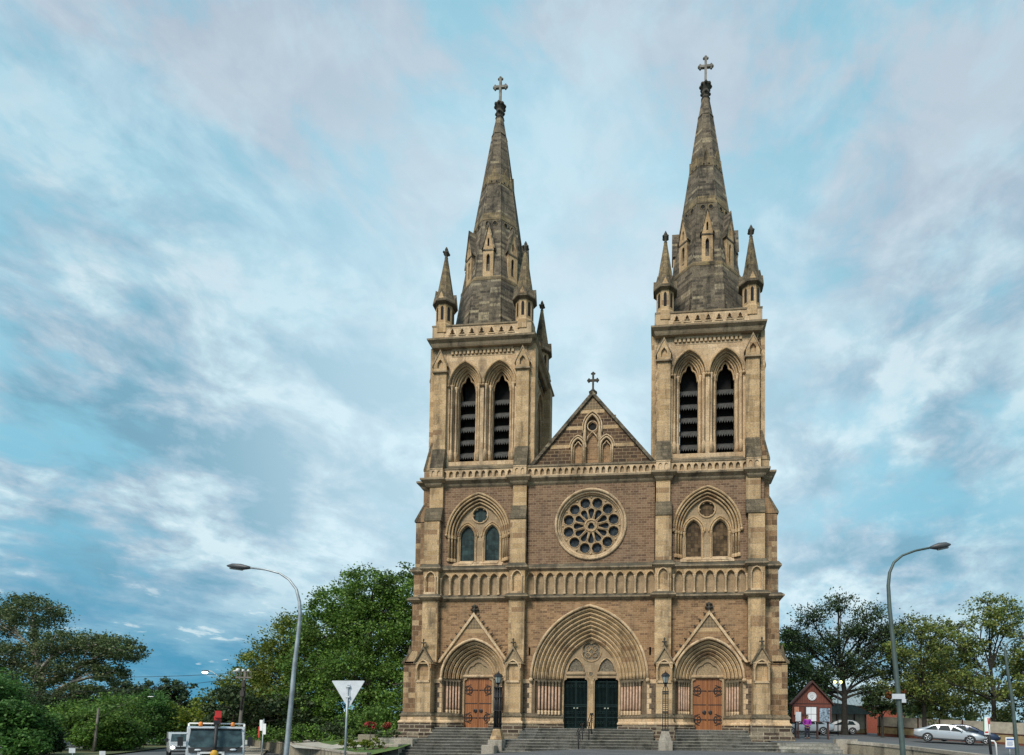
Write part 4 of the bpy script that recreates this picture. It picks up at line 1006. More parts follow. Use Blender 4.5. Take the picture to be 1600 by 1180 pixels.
leafmat('leaf_autumn', [(0.0751, 0.1269, 0.0319), (0.1417, 0.1903, 0.0447), (0.2501, 0.2538, 0.0638)], .3)
leafmat('leaf_sparse', [(0.0264, 0.048, 0.024), (0.0456, 0.078, 0.0336), (0.078, 0.12, 0.0432)], .25)
leafmat('petal_red', [(.25, .02, .025), (.40, .04, .05), (.30, .03, .03)], .2)
leafmat('leaf_orange', [(.20, .07, .025), (.28, .12, .04), (.14, .08, .03)], .3)
plain('bark', (.085, .072, .055), .95, var=.45, vscale=5, bump=.8, bscale=9)
plain('bark_pale', (.30, .27, .22), .9, var=.35, vscale=3, bump=.4)
plain('bark_dark', (.030, .027, .022), .95, var=.4, vscale=4, bump=.6)

def leaves_obj(name, C, size, mat, parent=None, flat=.0):
    n = len(C); a = RNG.normal(size=(n, 3)); a[:, 2] *= (1 - flat); a /= np.linalg.norm(a, axis=1)[:, None]
    nr = RNG.normal(size=(n, 3)); nr[:, 2] += flat*3; b = np.cross(a, nr); b /= np.linalg.norm(b, axis=1)[:, None] + 1e-9
    s = size * RNG.uniform(.6, 1.35, size=(n, 1)); nn = np.cross(a, b)
    V = np.stack([C - a*s*.5, C + b*s*.32 + nn*s*.08, C + a*s*.5, C - b*s*.32 + nn*s*.08], 1).reshape(-1, 3)
    me = bpy.data.meshes.new(name); me.vertices.add(4*n); me.vertices.foreach_set('co', V.astype(np.float32).ravel())
    me.loops.add(4*n); me.loops.foreach_set('vertex_index', np.arange(4*n, dtype=np.int32)); me.polygons.add(n)
    me.polygons.foreach_set('loop_start', np.arange(0, 4*n, 4, dtype=np.int32)); me.polygons.foreach_set('loop_total', np.full(n, 4, dtype=np.int32))
    me.materials.append(MATS[mat]); me.update(calc_edges=True); me.validate()
    o = bpy.data.objects.new(name, me); COL.objects.link(o)
    if parent is not None: o.parent = parent
    return o
def crown_pts(blobs, n, clump=.22, per=60, shell=.45, sq=.7):
    vol = np.array([(b[3]*b[4]*b[5]) ** .67 for b in blobs]); vol = vol / vol.sum(); out = []
    for b, w in zip(blobs, vol):
        nl = int(n*w); nc = max(3, nl // per)
        d = RNG.normal(size=(nc, 3)); d /= np.linalg.norm(d, axis=1)[:, None]; rad = RNG.uniform(shell, 1.0, size=(nc, 1)) ** .7
        cc = np.array(b[:3]) + d*rad*np.array(b[3:6]); R_ = clump * (b[3]*b[4]*b[5]) ** (1/3)
        idx = RNG.integers(0, nc, nl); rs = RNG.uniform(.5, 1.5, nc)[idx][:, None]
        g = RNG.normal(size=(nl, 3)) * np.array([1, 1, sq]); out.append(cc[idx] + g*R_*rs*.6)
    return np.concatenate(out)
def limb(m, a, b, r0, r1, n=7, bend=.12, seed=0):
    rr = random.Random(seed); a = Vector(a); b = Vector(b); L_ = (b - a).length; pts = []; 
    off = Vector((rr.uniform(-1, 1), rr.uniform(-1, 1), rr.uniform(.1, .8))) * L_*bend
    for i in range(6):
        t = i/5; pts.append(a.lerp(b, t) + off*math.sin(PI*t))
    m.tube(pts, [r0 + (r1 - r0)*i/5 for i in range(6)], n)
    return pts
def tree(name, label, base, blobs, n, leaf, mat, tr=.35, fork=.35, bark='bark', cat='tree', group=None, clump=.22, per=60, shell=.45, sub=3, flat=.2, lean=(0, 0), kind=None, extra=None):
    """base (x,y,z); blobs given relative to the base: (dx,dy,dz,rx,ry,rz)"""
    t = empty(name, base, label=label, cat=cat, group=group)
    top = max(b[2] + b[5] for b in blobs); rr = random.Random(hash(label) & 0xffff if False else len(label)*7 + int(abs(base[0])*13))
    m = MB(); fz = top*fork; m.tube([(0, 0, -.4), (0, 0, fz*.25), (lean[0]*.5, lean[1]*.5, fz*.6), (lean[0], lean[1], fz)], [tr*1.5, tr*1.05, tr*.9, tr*.8], 10)
    hb_ = max(blobs, key=lambda b: b[2]); fk = Vector((lean[0], lean[1], fz)); tip = Vector(hb_[:3])
    lead = limb(m, fk, tip, tr*.8, tr*.14, 8, .05, 3)
    for i, b in enumerate(blobs):
        if b is hb_: p = lead
        else:
            q_ = max(0.0, min(.72, (b[2]*.62 - fz) / max(.5, tip.z - fz) + rr.uniform(-.08, .08)))
            st = lead[0].lerp(lead[-1], q_) if q_ > .02 else Vector((lean[0], lean[1], fz*rr.uniform(.78, 1.0)))
            if q_ > .02: kq = q_*5; a_ = int(kq); st = lead[a_].lerp(lead[a_ + 1], kq - a_)
            p = limb(m, st, (b[0], b[1], b[2]), tr*(.52 - .3*q_), tr*.12, 7, .14, i)
        for k in range(sub):
            s = p[rr.randint(2, 5)]; d = Vector((rr.uniform(-1, 1)*b[3], rr.uniform(-1, 1)*b[4], rr.uniform(-.2, 1)*b[5]))*.85
            q = limb(m, s, Vector(b[:3]) + d, tr*.20, tr*.05, 5, .1, i*9 + k)
            for k2 in range(2):
                s2 = q[rr.randint(2, 4)]; d2 = Vector((rr.uniform(-1, 1), rr.uniform(-1, 1), rr.uniform(-.3, 1))) * min(b[3:6])*.5
                limb(m, s2, s2 + d2, tr*.08, tr*.03, 4, .1, i*31 + k*3 + k2)
    m.build('trunk', bark, t, fix=False)
    C = crown_pts(blobs, n, clump, per, shell)
    if C[:, 2].min() < .1 and cat == 'tree': C = C[C[:, 2] > .1]
    leaves_obj('crown', C, leaf, mat, t, flat)
    if extra: leaves_obj('crown', crown_pts(extra[0], extra[1], clump, per, shell), leaf, extra[2], t, flat)
    return t
def shrub(name, label, base, blobs, n, leaf, mat, group=None, cat='shrub', clump=.3, per=40):
    t = empty(name, base, label=label, cat=cat, group=group); m = MB()
    for i, b in enumerate(blobs): limb(m, (b[0]*.2, b[1]*.2, -.1), b[:3], .05, .015, 5, .1, i)
    m.build('stem', 'bark', t, fix=False); C = crown_pts(blobs, n, clump, per, .2); C = C[C[:, 2] > .02]; leaves_obj('foliage', C, leaf, mat, t)
    return t
def autoblobs(w, d, h, zb, k, seed, rmin=.22, rmax=.36):
    """k overlapping leaf masses filling a rough dome of width w, depth d between zb and h"""
    rr = random.Random(seed); out = []
    for i in range(k):
        a = 2*PI*i/k*2.39996 + rr.uniform(-.3, .3); t = (i + .5)/k; z = zb + (h - zb)*(.12 + .80*t)
        env = math.sin(PI*min(.97, .26 + .72*t)) ** .6; q = rr.uniform(.35, .8)*env
        r = rr.uniform(rmin, rmax)
        out.append((math.cos(a)*w*.5*q, math.sin(a)*d*.5*q, min(z, h - r*w*.36), r*w*.9, r*d*.9, r*w*.62))
    return out
# --- trees (positions worked out from the photograph)
# big plane trees at the left of the cathedral
tree('plane_tree', 'tallest dense green tree, right against the left flank of the cathedral', (-23.5, 16, .3),
     [(0, 0, 14.6, 3.4, 3.2, 2.3), (-3.4, 0, 13.4, 2.8, 2.8, 2.2), (3.6, 0, 14.4, 3.4, 2.8, 2.6), (-4.8, 0, 10.2, 3.0, 3, 2.6), (.2, -1, 10.4, 3.6, 3, 2.8), (4.6, -1, 9.6, 3.0, 3, 2.8), (-5.2, -1, 6.6, 3.2, 3, 2.4), (-.6, -2, 6.2, 3.6, 3, 2.4), (4.2, -2, 5.4, 3.4, 3, 2.4), (7.5, 1, 12.4, 2.6, 2.6, 3.0), (7.6, 1, 7.0, 2.6, 2.6, 3), (-4.6, -2.6, 3.3, 3.2, 2.4, 1.9), (.4, -3, 3.0, 3.2, 2.4, 1.9), (4.8, -3, 2.8, 3, 2.4, 1.8), (-1.5, 1, 12.2, 3, 2.6, 2.4), (2.4, 1, 12.4, 3, 2.6, 2.4), (2.2, 1, 7.8, 3.2, 2.6, 2.6), (-2.8, 1, 8.2, 3, 2.6, 2.4), (6.2, 0, 9.8, 2.6, 2.4, 2.4)],
     95000, .25, 'leaf_plane', .5, .3, group='trees left of the cathedral', clump=.25, per=75)
tree('plane_tree', 'broad green tree with yellowing leaves left of the tallest one by the cathedral', (-33.5, 18, -.2),
     [(.5, 0, 11.0, 2.8, 2.6, 2.2), (-2.2, 0, 8.6, 2.8, 2.6, 2.0), (2.8, 0, 9.4, 2.8, 2.6, 2.2), (-4.4, 0, 6.0, 2.6, 2.6, 1.8), (.4, -1, 6.2, 3.0, 2.6, 2.2), (3.6, -1, 5.8, 2.6, 2.6, 2.2), (-3.0, -2, 3.4, 2.8, 2.4, 1.8), (1.6, -2, 3.0, 3, 2.4, 1.8)],
     34000, .25, 'leaf_plane_yellow', .4, .3, group='trees left of the cathedral', clump=.26)
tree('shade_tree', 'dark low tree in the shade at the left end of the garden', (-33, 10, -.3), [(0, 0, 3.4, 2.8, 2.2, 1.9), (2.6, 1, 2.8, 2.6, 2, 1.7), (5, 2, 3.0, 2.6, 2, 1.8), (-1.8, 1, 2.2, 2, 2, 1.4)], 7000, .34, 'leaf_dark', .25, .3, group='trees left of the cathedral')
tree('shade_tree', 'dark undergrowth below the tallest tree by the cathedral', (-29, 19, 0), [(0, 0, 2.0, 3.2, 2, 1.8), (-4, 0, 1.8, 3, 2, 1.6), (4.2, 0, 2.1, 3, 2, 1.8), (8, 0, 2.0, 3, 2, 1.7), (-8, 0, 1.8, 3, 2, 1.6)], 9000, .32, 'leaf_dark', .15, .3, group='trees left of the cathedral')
tree('lime_tree', 'yellow-green tree behind the crane truck', (-47, 26, -.4), [(-3.4, 0, 3.0, 2.6, 2.4, 2.0), (0, 0, 4.2, 3.2, 2.6, 2.2), (3.4, 0, 5.0, 3.0, 2.6, 2.3), (6.4, 0, 4.6, 2.8, 2.4, 2.3), (-4.8, 0, 1.8, 1.8, 2, 1.4), (1.5, -1, 2.4, 3.4, 2.4, 1.8), (5.6, -1, 2.4, 3, 2.4, 1.8)], 15000, .30, 'leaf_lime', .3, .3, clump=.27)
# eucalyptus at the far left
tree('gum_tree', 'huge spreading grey-green gum tree with pale limbs at the far left', (-75, 30, -.5),
     [(-8.5, 0, 15.6, 3.8, 3.6, 2.2), (-2.2, 0, 16.7, 3.6, 3.6, 2.1), (-12, 0, 11.5, 4, 4, 2.6), (2.2, 0, 12.6, 3.8, 4, 1.7), (7.2, 0, 12.4, 3.4, 3.6, 1.5), (10.6, 0, 11.6, 2.4, 3, 1.6), (4.8, 0, 9.4, 3.4, 3, 1.5), (9.2, 0, 8.6, 2.0, 2.6, 1.2), (-4.4, 0, 10.6, 3.8, 4, 2.0), (0.2, -1, 8.0, 3.2, 3, 1.4), (5.8, 0, 6.2, 3.0, 3, 1.2), (-8, -1, 7.6, 4, 3.4, 2.0), (-1.5, -1, 5.2, 3.4, 3, 1.4), (2, 1, 3.6, 3.4, 3, 1.6)],
     60000, .28, 'leaf_gum', .6, .26, 'bark_pale', clump=.27, per=60, sub=4)
for i, (x, y, w, h, k, mt, lb) in enumerate([(-51, 5, 7.0, 6.0, 9, 'leaf_bright', 'bright green bushy tree at the very left edge, in front of the gum tree'), (-47.5, 13, 7.5, 4.6, 8, 'leaf_plane', 'mid-green bushy tree behind the small wooden poles'), (-55, 24, 9, 6.0, 9, 'leaf_bright', 'bright green rounded tree at the right end of the left-hand bushes'),
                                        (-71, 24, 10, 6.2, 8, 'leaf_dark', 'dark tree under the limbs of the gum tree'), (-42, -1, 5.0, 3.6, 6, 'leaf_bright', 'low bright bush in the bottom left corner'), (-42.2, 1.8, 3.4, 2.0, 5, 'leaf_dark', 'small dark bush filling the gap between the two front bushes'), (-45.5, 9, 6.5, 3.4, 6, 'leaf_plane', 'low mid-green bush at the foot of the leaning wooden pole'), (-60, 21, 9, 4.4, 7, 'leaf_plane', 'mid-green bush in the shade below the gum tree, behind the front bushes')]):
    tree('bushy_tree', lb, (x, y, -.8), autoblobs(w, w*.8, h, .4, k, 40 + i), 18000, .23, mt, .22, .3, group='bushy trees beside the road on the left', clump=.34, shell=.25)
for i, (x, y, w, h, lb) in enumerate([(-107, 85, 15, 12.5, 'dark domed tree far down the road, nearer the lit street lamp'), (-121, 88, 16, 11.5, 'dark domed tree far down the road, left of its twin')]):
    tree('fig_tree', lb, (x, y, -.8), autoblobs(w, w*.8, h, 1.5, 10, 60 + i, .26, .38), 11000, .6, 'leaf_dark', .6, .28, group='dark domed trees at the end of the road', clump=.24)
for i, (x, y, w, h, lb) in enumerate([(-112, 78, 10, 9.5, 'small dark tree on the skyline right of the gum tree'), (-124, 82, 12, 11, 'dark tree on the skyline behind the gum tree'), (-103, 70, 8, 6.5, 'dark tree on the skyline between the gum tree and the domed trees')]):
    tree('distant_tree', lb, (x, y, -.8), autoblobs(w, w*.8, h, 1, 7, 70 + i), 5000, .55, 'leaf_dark', .4, .3, group='small dark trees on the skyline')
# right-hand side
tree('oak_tree', 'dark open-crowned tree with visible branches behind the notice board', (23.2, 22.5, 1.3),
     [(-.5, 0, 13.4, 1.6, 1.6, 1.2), (-3.2, 0, 12.0, 1.9, 1.8, 1.2), (2.6, 0, 12.2, 1.8, 1.8, 1.1), (-5.0, 0, 10.0, 1.8, 1.8, 1.2), (.8, 0, 10.6, 1.8, 1.8, 1.0), (5.0, 0, 10.6, 1.8, 1.8, 1.1), (-3.4, 0, 8.6, 2.0, 2, 1.2), (3.2, 0, 8.6, 2.0, 2, .9), (-5.4, 0, 7.0, 2.0, 2, 1.6), (5.8, 0, 8.2, 1.6, 1.8, .8), (-3.8, 0, 5.0, 2.2, 2, 1.5), (4.8, 0, 6.2, 1.9, 2, .9), (2.8, -.5, 4.2, 2.0, 1.6, 1.0), (6.4, 0, 4.4, 1.6, 1.6, .9), (-4.6, 1, 3.2, 2.2, 2, 1.6), (0, 0, 7.4, 2.4, 2, 1.4), (-1.6, 0, 9.6, 2.0, 2, 1.2), (1.8, 0, 6.4, 2.2, 2, 1.2), (-2.0, 0, 6.2, 2.2, 2, 1.3), (2.4, 0, 10.4, 1.8, 2, 1.2), (4.2, 0, 9.4, 1.8, 2, 1.1)],
     30000, .22, 'leaf_sparse', .30, .30, 'bark_dark', clump=.40, per=26, shell=.15, sub=7)
for i, (x, y, w, h, k, lb) in enumerate([(29.8, 20, 9.6, 12.0, 11, 'olive tree with browning leaves behind the silver sedan'), (34.2, 16.5, 9.2, 13.2, 12, 'tallest browning tree on the right, above the parking sign'), (37.5, 13.5, 7, 10.5, 9, 'browning tree at the right edge behind the thin lamp post'), (34.5, 27, 10, 9.5, 9, 'browning tree standing farther back between the two olive ones')]):
    tree('street_tree', lb, (x, y, 1.1), autoblobs(w*1.08, w*.75, h, 1.1, k + 3, 90 + i, .2, .32), 15000, .22, 'leaf_autumn', .20, .3, 'bark_dark', group='browning trees along the right-hand street', clump=.24, per=46, sub=5, shell=.35)
tree('hedge_tree', 'deep green tree filling the gap between cathedral and notice board', (19.5, 30, 1.2), [(0, 0, 8.5, 3, 2.4, 2.4), (-2, 0, 5.5, 3, 2.4, 2.4), (2, 0, 5.0, 3, 2.4, 2.2), (0, 0, 2.4, 3.6, 2.4, 2), (-1.5, 0, 10.5, 2.4, 2, 1.8)], 8000, .38, 'leaf_plane', .3, .3)
tree('small_tree', 'small dark tree tinged with orange right of the notice board', (25.6, 19, 1.25), [(0, 0, 3.6, 1.6, 1.4, 1.0), (1.4, 0, 2.9, 1.3, 1.2, .9), (-1, 0, 2.8, 1.2, 1.2, .9)], 2600, .26, 'leaf_dark', .12, .35, 'bark_dark', extra=([(1.0, -.3, 4.0, 1.2, 1, .5)], 260, 'leaf_orange'))
# far treeline behind everything, as one mass
bl = []
rr = random.Random(5)
for i in range(46):
    a = R(25 + 130*i/45); d = rr.uniform(150, 190); h = rr.uniform(6, 10); bl.append((4.8 + math.cos(a)*d*1.25, -39 + math.sin(a)*d, h*.45, 7, 5, h*.55))
o = leaves_obj('treeline', crown_pts(bl, 32000, .3, 60), 1.5, 'leaf_dark'); o['kind'] = 'stuff'; o['label'] = 'far dark line of trees along the horizon'; o['category'] = 'trees'

# shrubs of the garden
shrub('garden_shrub', 'large dark shrub at the left corner of the cathedral', (-16.6, 3.2, .75), [(0, 0, 1.3, 1.4, 1.1, 1.0), (-1.5, .3, 1.0, 1.2, 1, .8), (1.2, 0, .8, 1.1, .9, .7)], 3600, .17, 'leaf_plane', 'shrubs along the garden')
shrub('garden_shrub', 'dark shrub behind the red standard rose', (-18.9, 4.6, .7), [(0, 0, .9, 1.2, 1, .8), (-1.3, 0, .8, 1.2, 1, .7)], 2600, .17, 'leaf_dark', 'shrubs along the garden')
shrub('garden_shrub', 'low row of dark shrubs at the far side of the lawn', (-25, 7.6, .2), [(0, 0, .8, 1.7, 1, .8), (-2.8, 0, .7, 1.7, 1, .7), (2.8, 0, .9, 1.7, 1, .8), (-5.4, 0, .6, 1.6, 1, .6)], 4500, .2, 'leaf_plane', 'shrubs along the garden')
shrub('flower_bed', 'low bed of yellow-green plants beside the foot of the steps', (-12.3, -6.3, .1), [(0, 0, .45, .7, .5, .25), (-1.0, .2, .45, .7, .5, .25), (.5, .5, .5, .5, .4, .3)], 1600, .11, 'leaf_lime', None, 'flower bed')
shrub('garden_shrub', 'small grey-green plant behind the pale stone blocks', (-12.3, -2.6, .62), [(0, 0, .4, .55, .45, .32), (-.7, 0, .32, .5, .4, .28)], 800, .12, 'leaf_gum', 'shrubs along the garden')
for i, (x, y, lb) in enumerate([(-13.75, -2.8, 'standard rose with red flowers, left of the pair'), (-13.1, -1.9, 'standard rose with red flowers, nearer the cathedral')]):
    t = empty('standard_rose', (x, y, .8), label=lb, cat='rose', group='red standard roses on the lawn'); m = MB(); m.tube([(0, 0, -.3), (.02, 0, .3), (0, .02, .62)], [.03, .025, .02], 6); m.build('stem', 'bark', t)
    leaves_obj('foliage', crown_pts([(0, 0, .80, .30, .3, .22)], 420, .3, 20, .1), .11, 'leaf_plane', t); leaves_obj('flowers', crown_pts([(0, 0, .86, .31, .3, .22)], 380, .3, 12, .5), .11, 'petal_red', t)
block('stone_block', -16.9, -15.6, 1.6, 2.4, .4, 1.02, 'low brown stone block on the far side of the garden path', mat='low_wall')

# paths over the lawn
ribbon('path', [(-11.2, -1.9), (-13.5, -2.4), (-16, -2.3), (-19, -.2), (-23, 5.0), (-28, 12)], [2.0, 2.3, 2.7, 2.6, 2.2, 2.0], 'paving', .02, gz)
ribbon('path', [(-17.4, -1.6), (-17.9, 1.5), (-17.4, 5), (-16, 9)], [1.8, 1.6, 1.5, 1.4], 'paving', .03, gz)
ribbon('flower_bed_soil', [(-11.2, -5.8), (-12.3, -6.0), (-13.6, -5.6)], [1.5, 1.9, 1.0], 'mulch', .012, gz)
# kerb, footpath and traffic island on the left
sheet('left_road', lin(-95, -16, 30), lin(-4.3, 120, 40), lambda x, y: base_h(x, y) + .01, 'asphalt')
def fp(x, y): return base_h(x, y) + .13
ribbon('pavement', [(-20.6, -7.5), (-28, 4), (-40, 22), (-52, 38), (-80, 78)], 3.0, 'paving', 0, fp)
ribbon('grass_verge', [(-34, -12), (-45, 8), (-62, 36), (-90, 80)], 7.0, 'earth', 0, fp)
m = MB(); 
K = empty('kerb', (0, 0, 0), label='pale concrete kerb of the traffic island on the left', cat='kerb')
wall_along([(-19.2, -6.9), (-26.5, 4.6), (-38.5, 22.6)], .16, lambda x, y: base_h(x, y) - .2, lambda x, y: base_h(x, y) + .14).build('kerb_stone', 'coping_stone', K)
# ------------------------------------------------------------------ street furniture
plain('galv', (.34, .38, .40), .5, .5, var=.28, vscale=2.2)
plain('pole_green', (.075, .105, .095), .5, .2, var=.15)
plain('lamp_head', (.085, .09, .095), .5, .3)
plain('sign_back', (.58, .61, .64), .5, .2, var=.09, vscale=4)
plain('sign_white', (.80, .80, .78), .5, var=.06)
plain('sign_red', (.55, .04, .03), .5); plain('sign_green', (.03, .28, .12), .5); plain('sign_blue', (.05, .12, .35), .5)
plain('timber_pole', (.15, .135, .115), .9, var=.3, vscale=3); plain('timber_dark', (.045, .04, .034), .9, var=.3)
plain('porcelain', (.7, .7, .68), .3); plain('lantern_glass', (.28, .32, .31), .15)
emit('lamp_glow', (1.0, .88, .62), 4); emit('lamp_glow_yellow', (.9, .88, .30), 1.1); emit('headlight_glow', (1, .84, .62), 3.0)
def curved_lamp(label, base, pts, head, mat, hd, group, r0=.108):
    t = empty('street_lamp', base, label=label, cat='street lamp', group=group); B = Vector(base); P = [tuple(Vector(p) - B) for p in pts]
    m = MB(); n = len(P); m.tube([(P[0][0] + (P[0][0] - P[1][0])*.0, 0, 0)] + P, [r0] + [r0*(.96 - .56*min(1, i/(n-3))) for i in range(n)], 12); m.ngon(P[0][0], 0, [(.22, 0), (.22, .03), (.15, .06)], 12); m.build('pole', mat, t)
    a, b = Vector(P[-1]), Vector(tuple(Vector(head) - B)); h = MB(); d = (b - a)
    h.tube([a - d*.08, a + d*.1, a + d*.35, a + d*.75, b], [.05, .09, .135, .12, .03], 10); 
    h.v = [(x, y*1.2, z - .0) for x, y, z in h.v]; h.build('lamp_head', hd, t)
    l = MB(); l.tube([a + d*.3 - Vector((0, 0, .085)), a + d*.85 - Vector((0, 0, .06))], .08, 8); l.build('lens', 'lantern_glass', t)
    return t
A = [(-11.25, -15.0, 0.28), (-11.11, -15.0, 2.35), (-10.99, -15.0, 4.15), (-10.86, -15.0, 5.54), (-10.8, -15.0, 6.38), (-10.85, -15.0, 6.94), (-11.01, -15.0, 7.48), (-11.35, -15.0, 7.9), (-11.8, -15.0, 8.19), (-12.47, -15.0, 8.37), (-13.25, -15.0, 8.47)]
curved_lamp('tall pale grey street lamp whose curved arm points left, in front of the trees', (-11.30, -15, gh(-11.3, -15) - .03), A, (-14.28, -15, 8.57), 'galv', 'lamp_head', 'curved street lamps')
A = [(14.17, -15.0, 0.65), (14.02, -15.0, 2.89), (13.87, -15.0, 4.64), (13.71, -15.0, 6.41), (13.67, -15.0, 7.3), (13.72, -15.0, 7.8), (13.89, -15.0, 8.21), (14.21, -15.0, 8.48), (14.69, -15.0, 8.66), (15.31, -15.0, 8.78)]
rl = curved_lamp('tall dark green street lamp whose curved arm points right, carrying a small white plate', (14.2, -15, gh(14.2, -15) - .03), A, (16.01, -15, 8.88), 'pole_green', 'lamp_head', 'curved street lamps')
m = MB(); o_ = Vector((14.2, -15, gh(14.2, -15) - .03)); m.box(13.72 - o_.x, 14.2 - o_.x, -.17, -.14, 2.82 - o_.z, 3.02 - o_.z); m.box(14.08 - o_.x, 14.24 - o_.x, -.17, -.14, 2.68 - o_.z, 2.82 - o_.z); m.build('plate', 'sign_back', rl)
A = [(17.78, -16.0, 0.74), (17.64, -16.0, 2.61), (17.46, -16.0, 4.03), (17.4, -16.0, 4.62), (17.47, -16.0, 4.83), (17.65, -16.0, 4.97), (18.07, -16.0, 5.06)]
curved_lamp('thin dark lamp post with a short curved arm at the right edge', (17.84, -16, .0), A, (18.8, -16, 5.12), 'pole_green', 'lamp_head', 'curved street lamps', .07)
t = empty('leaning_post', (18.55, -15.6, .0), label='leaning pale post with a dark cap at the right edge', cat='post'); m = MB(); m.tube([(.9, 0, -.3), (.55, 0, 1.5), (.05, 0, 3.55)], .07, 10); m.build('post', 'galv', t)
m = MB(); m.tube([(.05, 0, 3.5), (-.02, 0, 3.72), (-.15, 0, 3.82), (-.32, 0, 3.80)], [.085, .085, .07, .05], 10); m.build('cap', 'lamp_head', t)

# give-way sign seen from behind
t = empty('give_way_sign', (-5.27, -21, gh(-5.3, -21) - .04), label='triangular road sign seen from behind on a pale post', cat='road sign'); z0 = -(gh(-5.3, -21) - .04)
m = MB(); m.tube([(0, .03, -.2), (.03, .03, z0 + 1.5), (.06, .03, z0 + 2.86)], .032, 10); m.build('post', 'galv', t)
m = MB(); tri = [(-.52, 2.98), (-.50, 3.0), (.56, 3.0), (.58, 2.975), (.10, 2.16), (.055, 2.14), (.02, 2.16)]; m.prism_y([(x, z + z0) for x, z in tri], .075, .085); m.box(.0, .12, .055, .075, z0 + 2.35, z0 + 2.88); m.box(-.03, .13, -.01, .075, z0 + 2.45, z0 + 2.50); m.box(-.03, .13, -.01, .075, z0 + 2.78, z0 + 2.83); pl = m.build('sign_plate', 'sign_back', t)
m = MB(); m.prism_y([(x, z + z0) for x, z in tri], .088, .092); m.build('sign_face', 'sign_white', pl)
def small_sign(label, x, y, z, h, boards, cat='sign', lean=.0, post='galv', r=.03):
    t = empty('parking_sign', (x, y, z), label=label, cat=cat); m = MB(); m.tube([(0, 0, -.3), (lean, 0, h)], r, 8); m.build('post', post, t)
    for x0, x1, z0, z1, mt in boards:
        m = MB(); m.box(x0, x1, -.055, -.035, z0, z1); m.build('board', mt, t)
    return t
zg = gh(-16.6, -9) - .03
small_sign('pair of narrow white parking plates on a thin post at the left kerb', -16.72, -9, zg, 1.92 - zg, [(-.08, .09, 1.28 - zg, 1.86 - zg, 'sign_white'), (.10, .28, 1.08 - zg, 1.66 - zg, 'sign_white'), (-.15, -.07, .9 - zg, 1.5 - zg, 'sign_red')], lean=.12)
ps = small_sign('tall narrow white and red parking plate on a dark post on the right', 19.56, -11, .2, 2.02, [(-.36, -.12, 1.28, 2.05, 'sign_white')], lean=-.22, post='iron', r=.06)
m = MB(); m.box(-.19, -.125, -.062, -.056, 1.75, 2.02); m.box(-.34, -.2, -.062, -.056, 1.35, 1.42); m.build('red_mark', 'sign_red', ps); m = MB(); m.box(-.40, -.36, -.06, -.03, 1.4, 2.05); m.build('green_edge', 'sign_green', ps)
nb = small_sign('square white notice with blue lettering bands on a short post by the right wall', 23.6, -5, .35, .6, [(-.24, .24, .4, 1.0, 'sign_white')])
m = MB(); m.box(-.19, .19, -.062, -.056, .84, .93)
for k in range(4): m.box(-.17, .15 - .04*(k % 2), -.062, -.056, .74 - k*.06, .765 - k*.06)
m.box(-.24, .24, -.062, -.056, .40, .46); m.build('print', 'sign_blue', nb)
t = empty('handrail_post', (20.7, -9, .35), label='short white bent tube post behind the low right wall', cat='post'); m = MB(); m.tube([(.12, 0, -.2), (.06, 0, .7), (-.02, 0, .82), (-.18, 0, .84)], .04, 8); m.build('tube', 'sign_white', t)
for i, (x, y, zt, lb) in enumerate([(-36.7, -1, -.18, 'small white sign half hidden in the left bushes, the higher one'), (-36.4, 1, -.45, 'small pale sign half hidden in the left bushes, beside the wooden poles')]):
    t = empty('small_sign', (x, y, -1.0), label=lb, cat='sign'); m = MB(); m.tube([(0, 0, -.2), (0, 0, zt + 1.0)], .025, 6); m.build('post', 'galv', t); m = MB(); m.box(-.25, .25, -.04, -.03, zt + .68, zt + 1.02); m.build('board', 'sign_back', t)

# utility pole, bracket street light, wooden poles, wires
t = empty('utility_pole', (-30.1, 7, -.9), label='utility pole with crossarm and insulators at the kerb behind the truck', cat='utility pole')
m = MB(); m.tube([(-.05, 0, -.3), (.0, 0, 3), (.32, 0, 7.0)], [.16, .14, .11], 10); m.build('pole', 'timber_pole', t)
m = MB(); m.tube([(.12, -.13, 3.8), (.27, -.13, 6.3)], .10, 8); m.box(.08, .42, -.3, -.1, 4.9, 5.4); m.box(.18, .48, -.3, -.1, 5.7, 6.0); m.build('cable_box', 'timber_dark', t)
m = MB(); m.box(-.48, .92, -.12, .0, 6.44, 6.56); m.box(-.45, .9, -.1, -.02, 6.95, 7.02); 
for k in range(5): m.box(-.45 + k*.33, -.41 + k*.33, -.1, -.03, 6.5, 6.98)
m.build('crossarm', 'timber_pole', t)
m = MB(); m.ball((-.32, -.08, 7.12), .17, 8, 6); m.ball((.16, -.08, 7.08), .12, 8, 6); m.ball((.62, -.08, 7.08), .1, 8, 6); m.tube([(-.75, -.08, 7.02), (-.3, -.08, 7.1)], .06, 6); m.build('insulators', 'porcelain', t)
t = empty('bracket_lamp', (-41.7, 21, -.9), label='lit street lamp glowing on a long slanting bracket of a pole', cat='street lamp')
m = MB(); m.tube([(0, 0, -.3), (.0, 0, 4.2)], .10, 8); m.build('lower_pole', 'galv', t); m = MB(); m.tube([(.0, 0, 3.8), (.06, 0, 6.8)], .13, 8); m.box(-.9, .35, -.05, .05, 6.68, 6.76); m.build('pole', 'timber_dark', t)
m = MB(); m.tube([(.06, 0, 6.62), (-1.6, 0, 7.75), (-2.5, 0, 8.36), (-2.85, 0, 8.52), (-3.1, 0, 8.5)], .05, 8); m.build('bracket', 'galv', t)
m = MB(); m.ball((-3.35, 0, 8.46), .26, 10, 6, (1.6, .9, .5)); m.build('lamp_head', 'lamp_head', t); m = MB(); m.ball((-3.4, 0, 8.32), .22, 10, 6, (1.5, .9, .7)); m.build('lit_lens', 'lamp_glow', t)
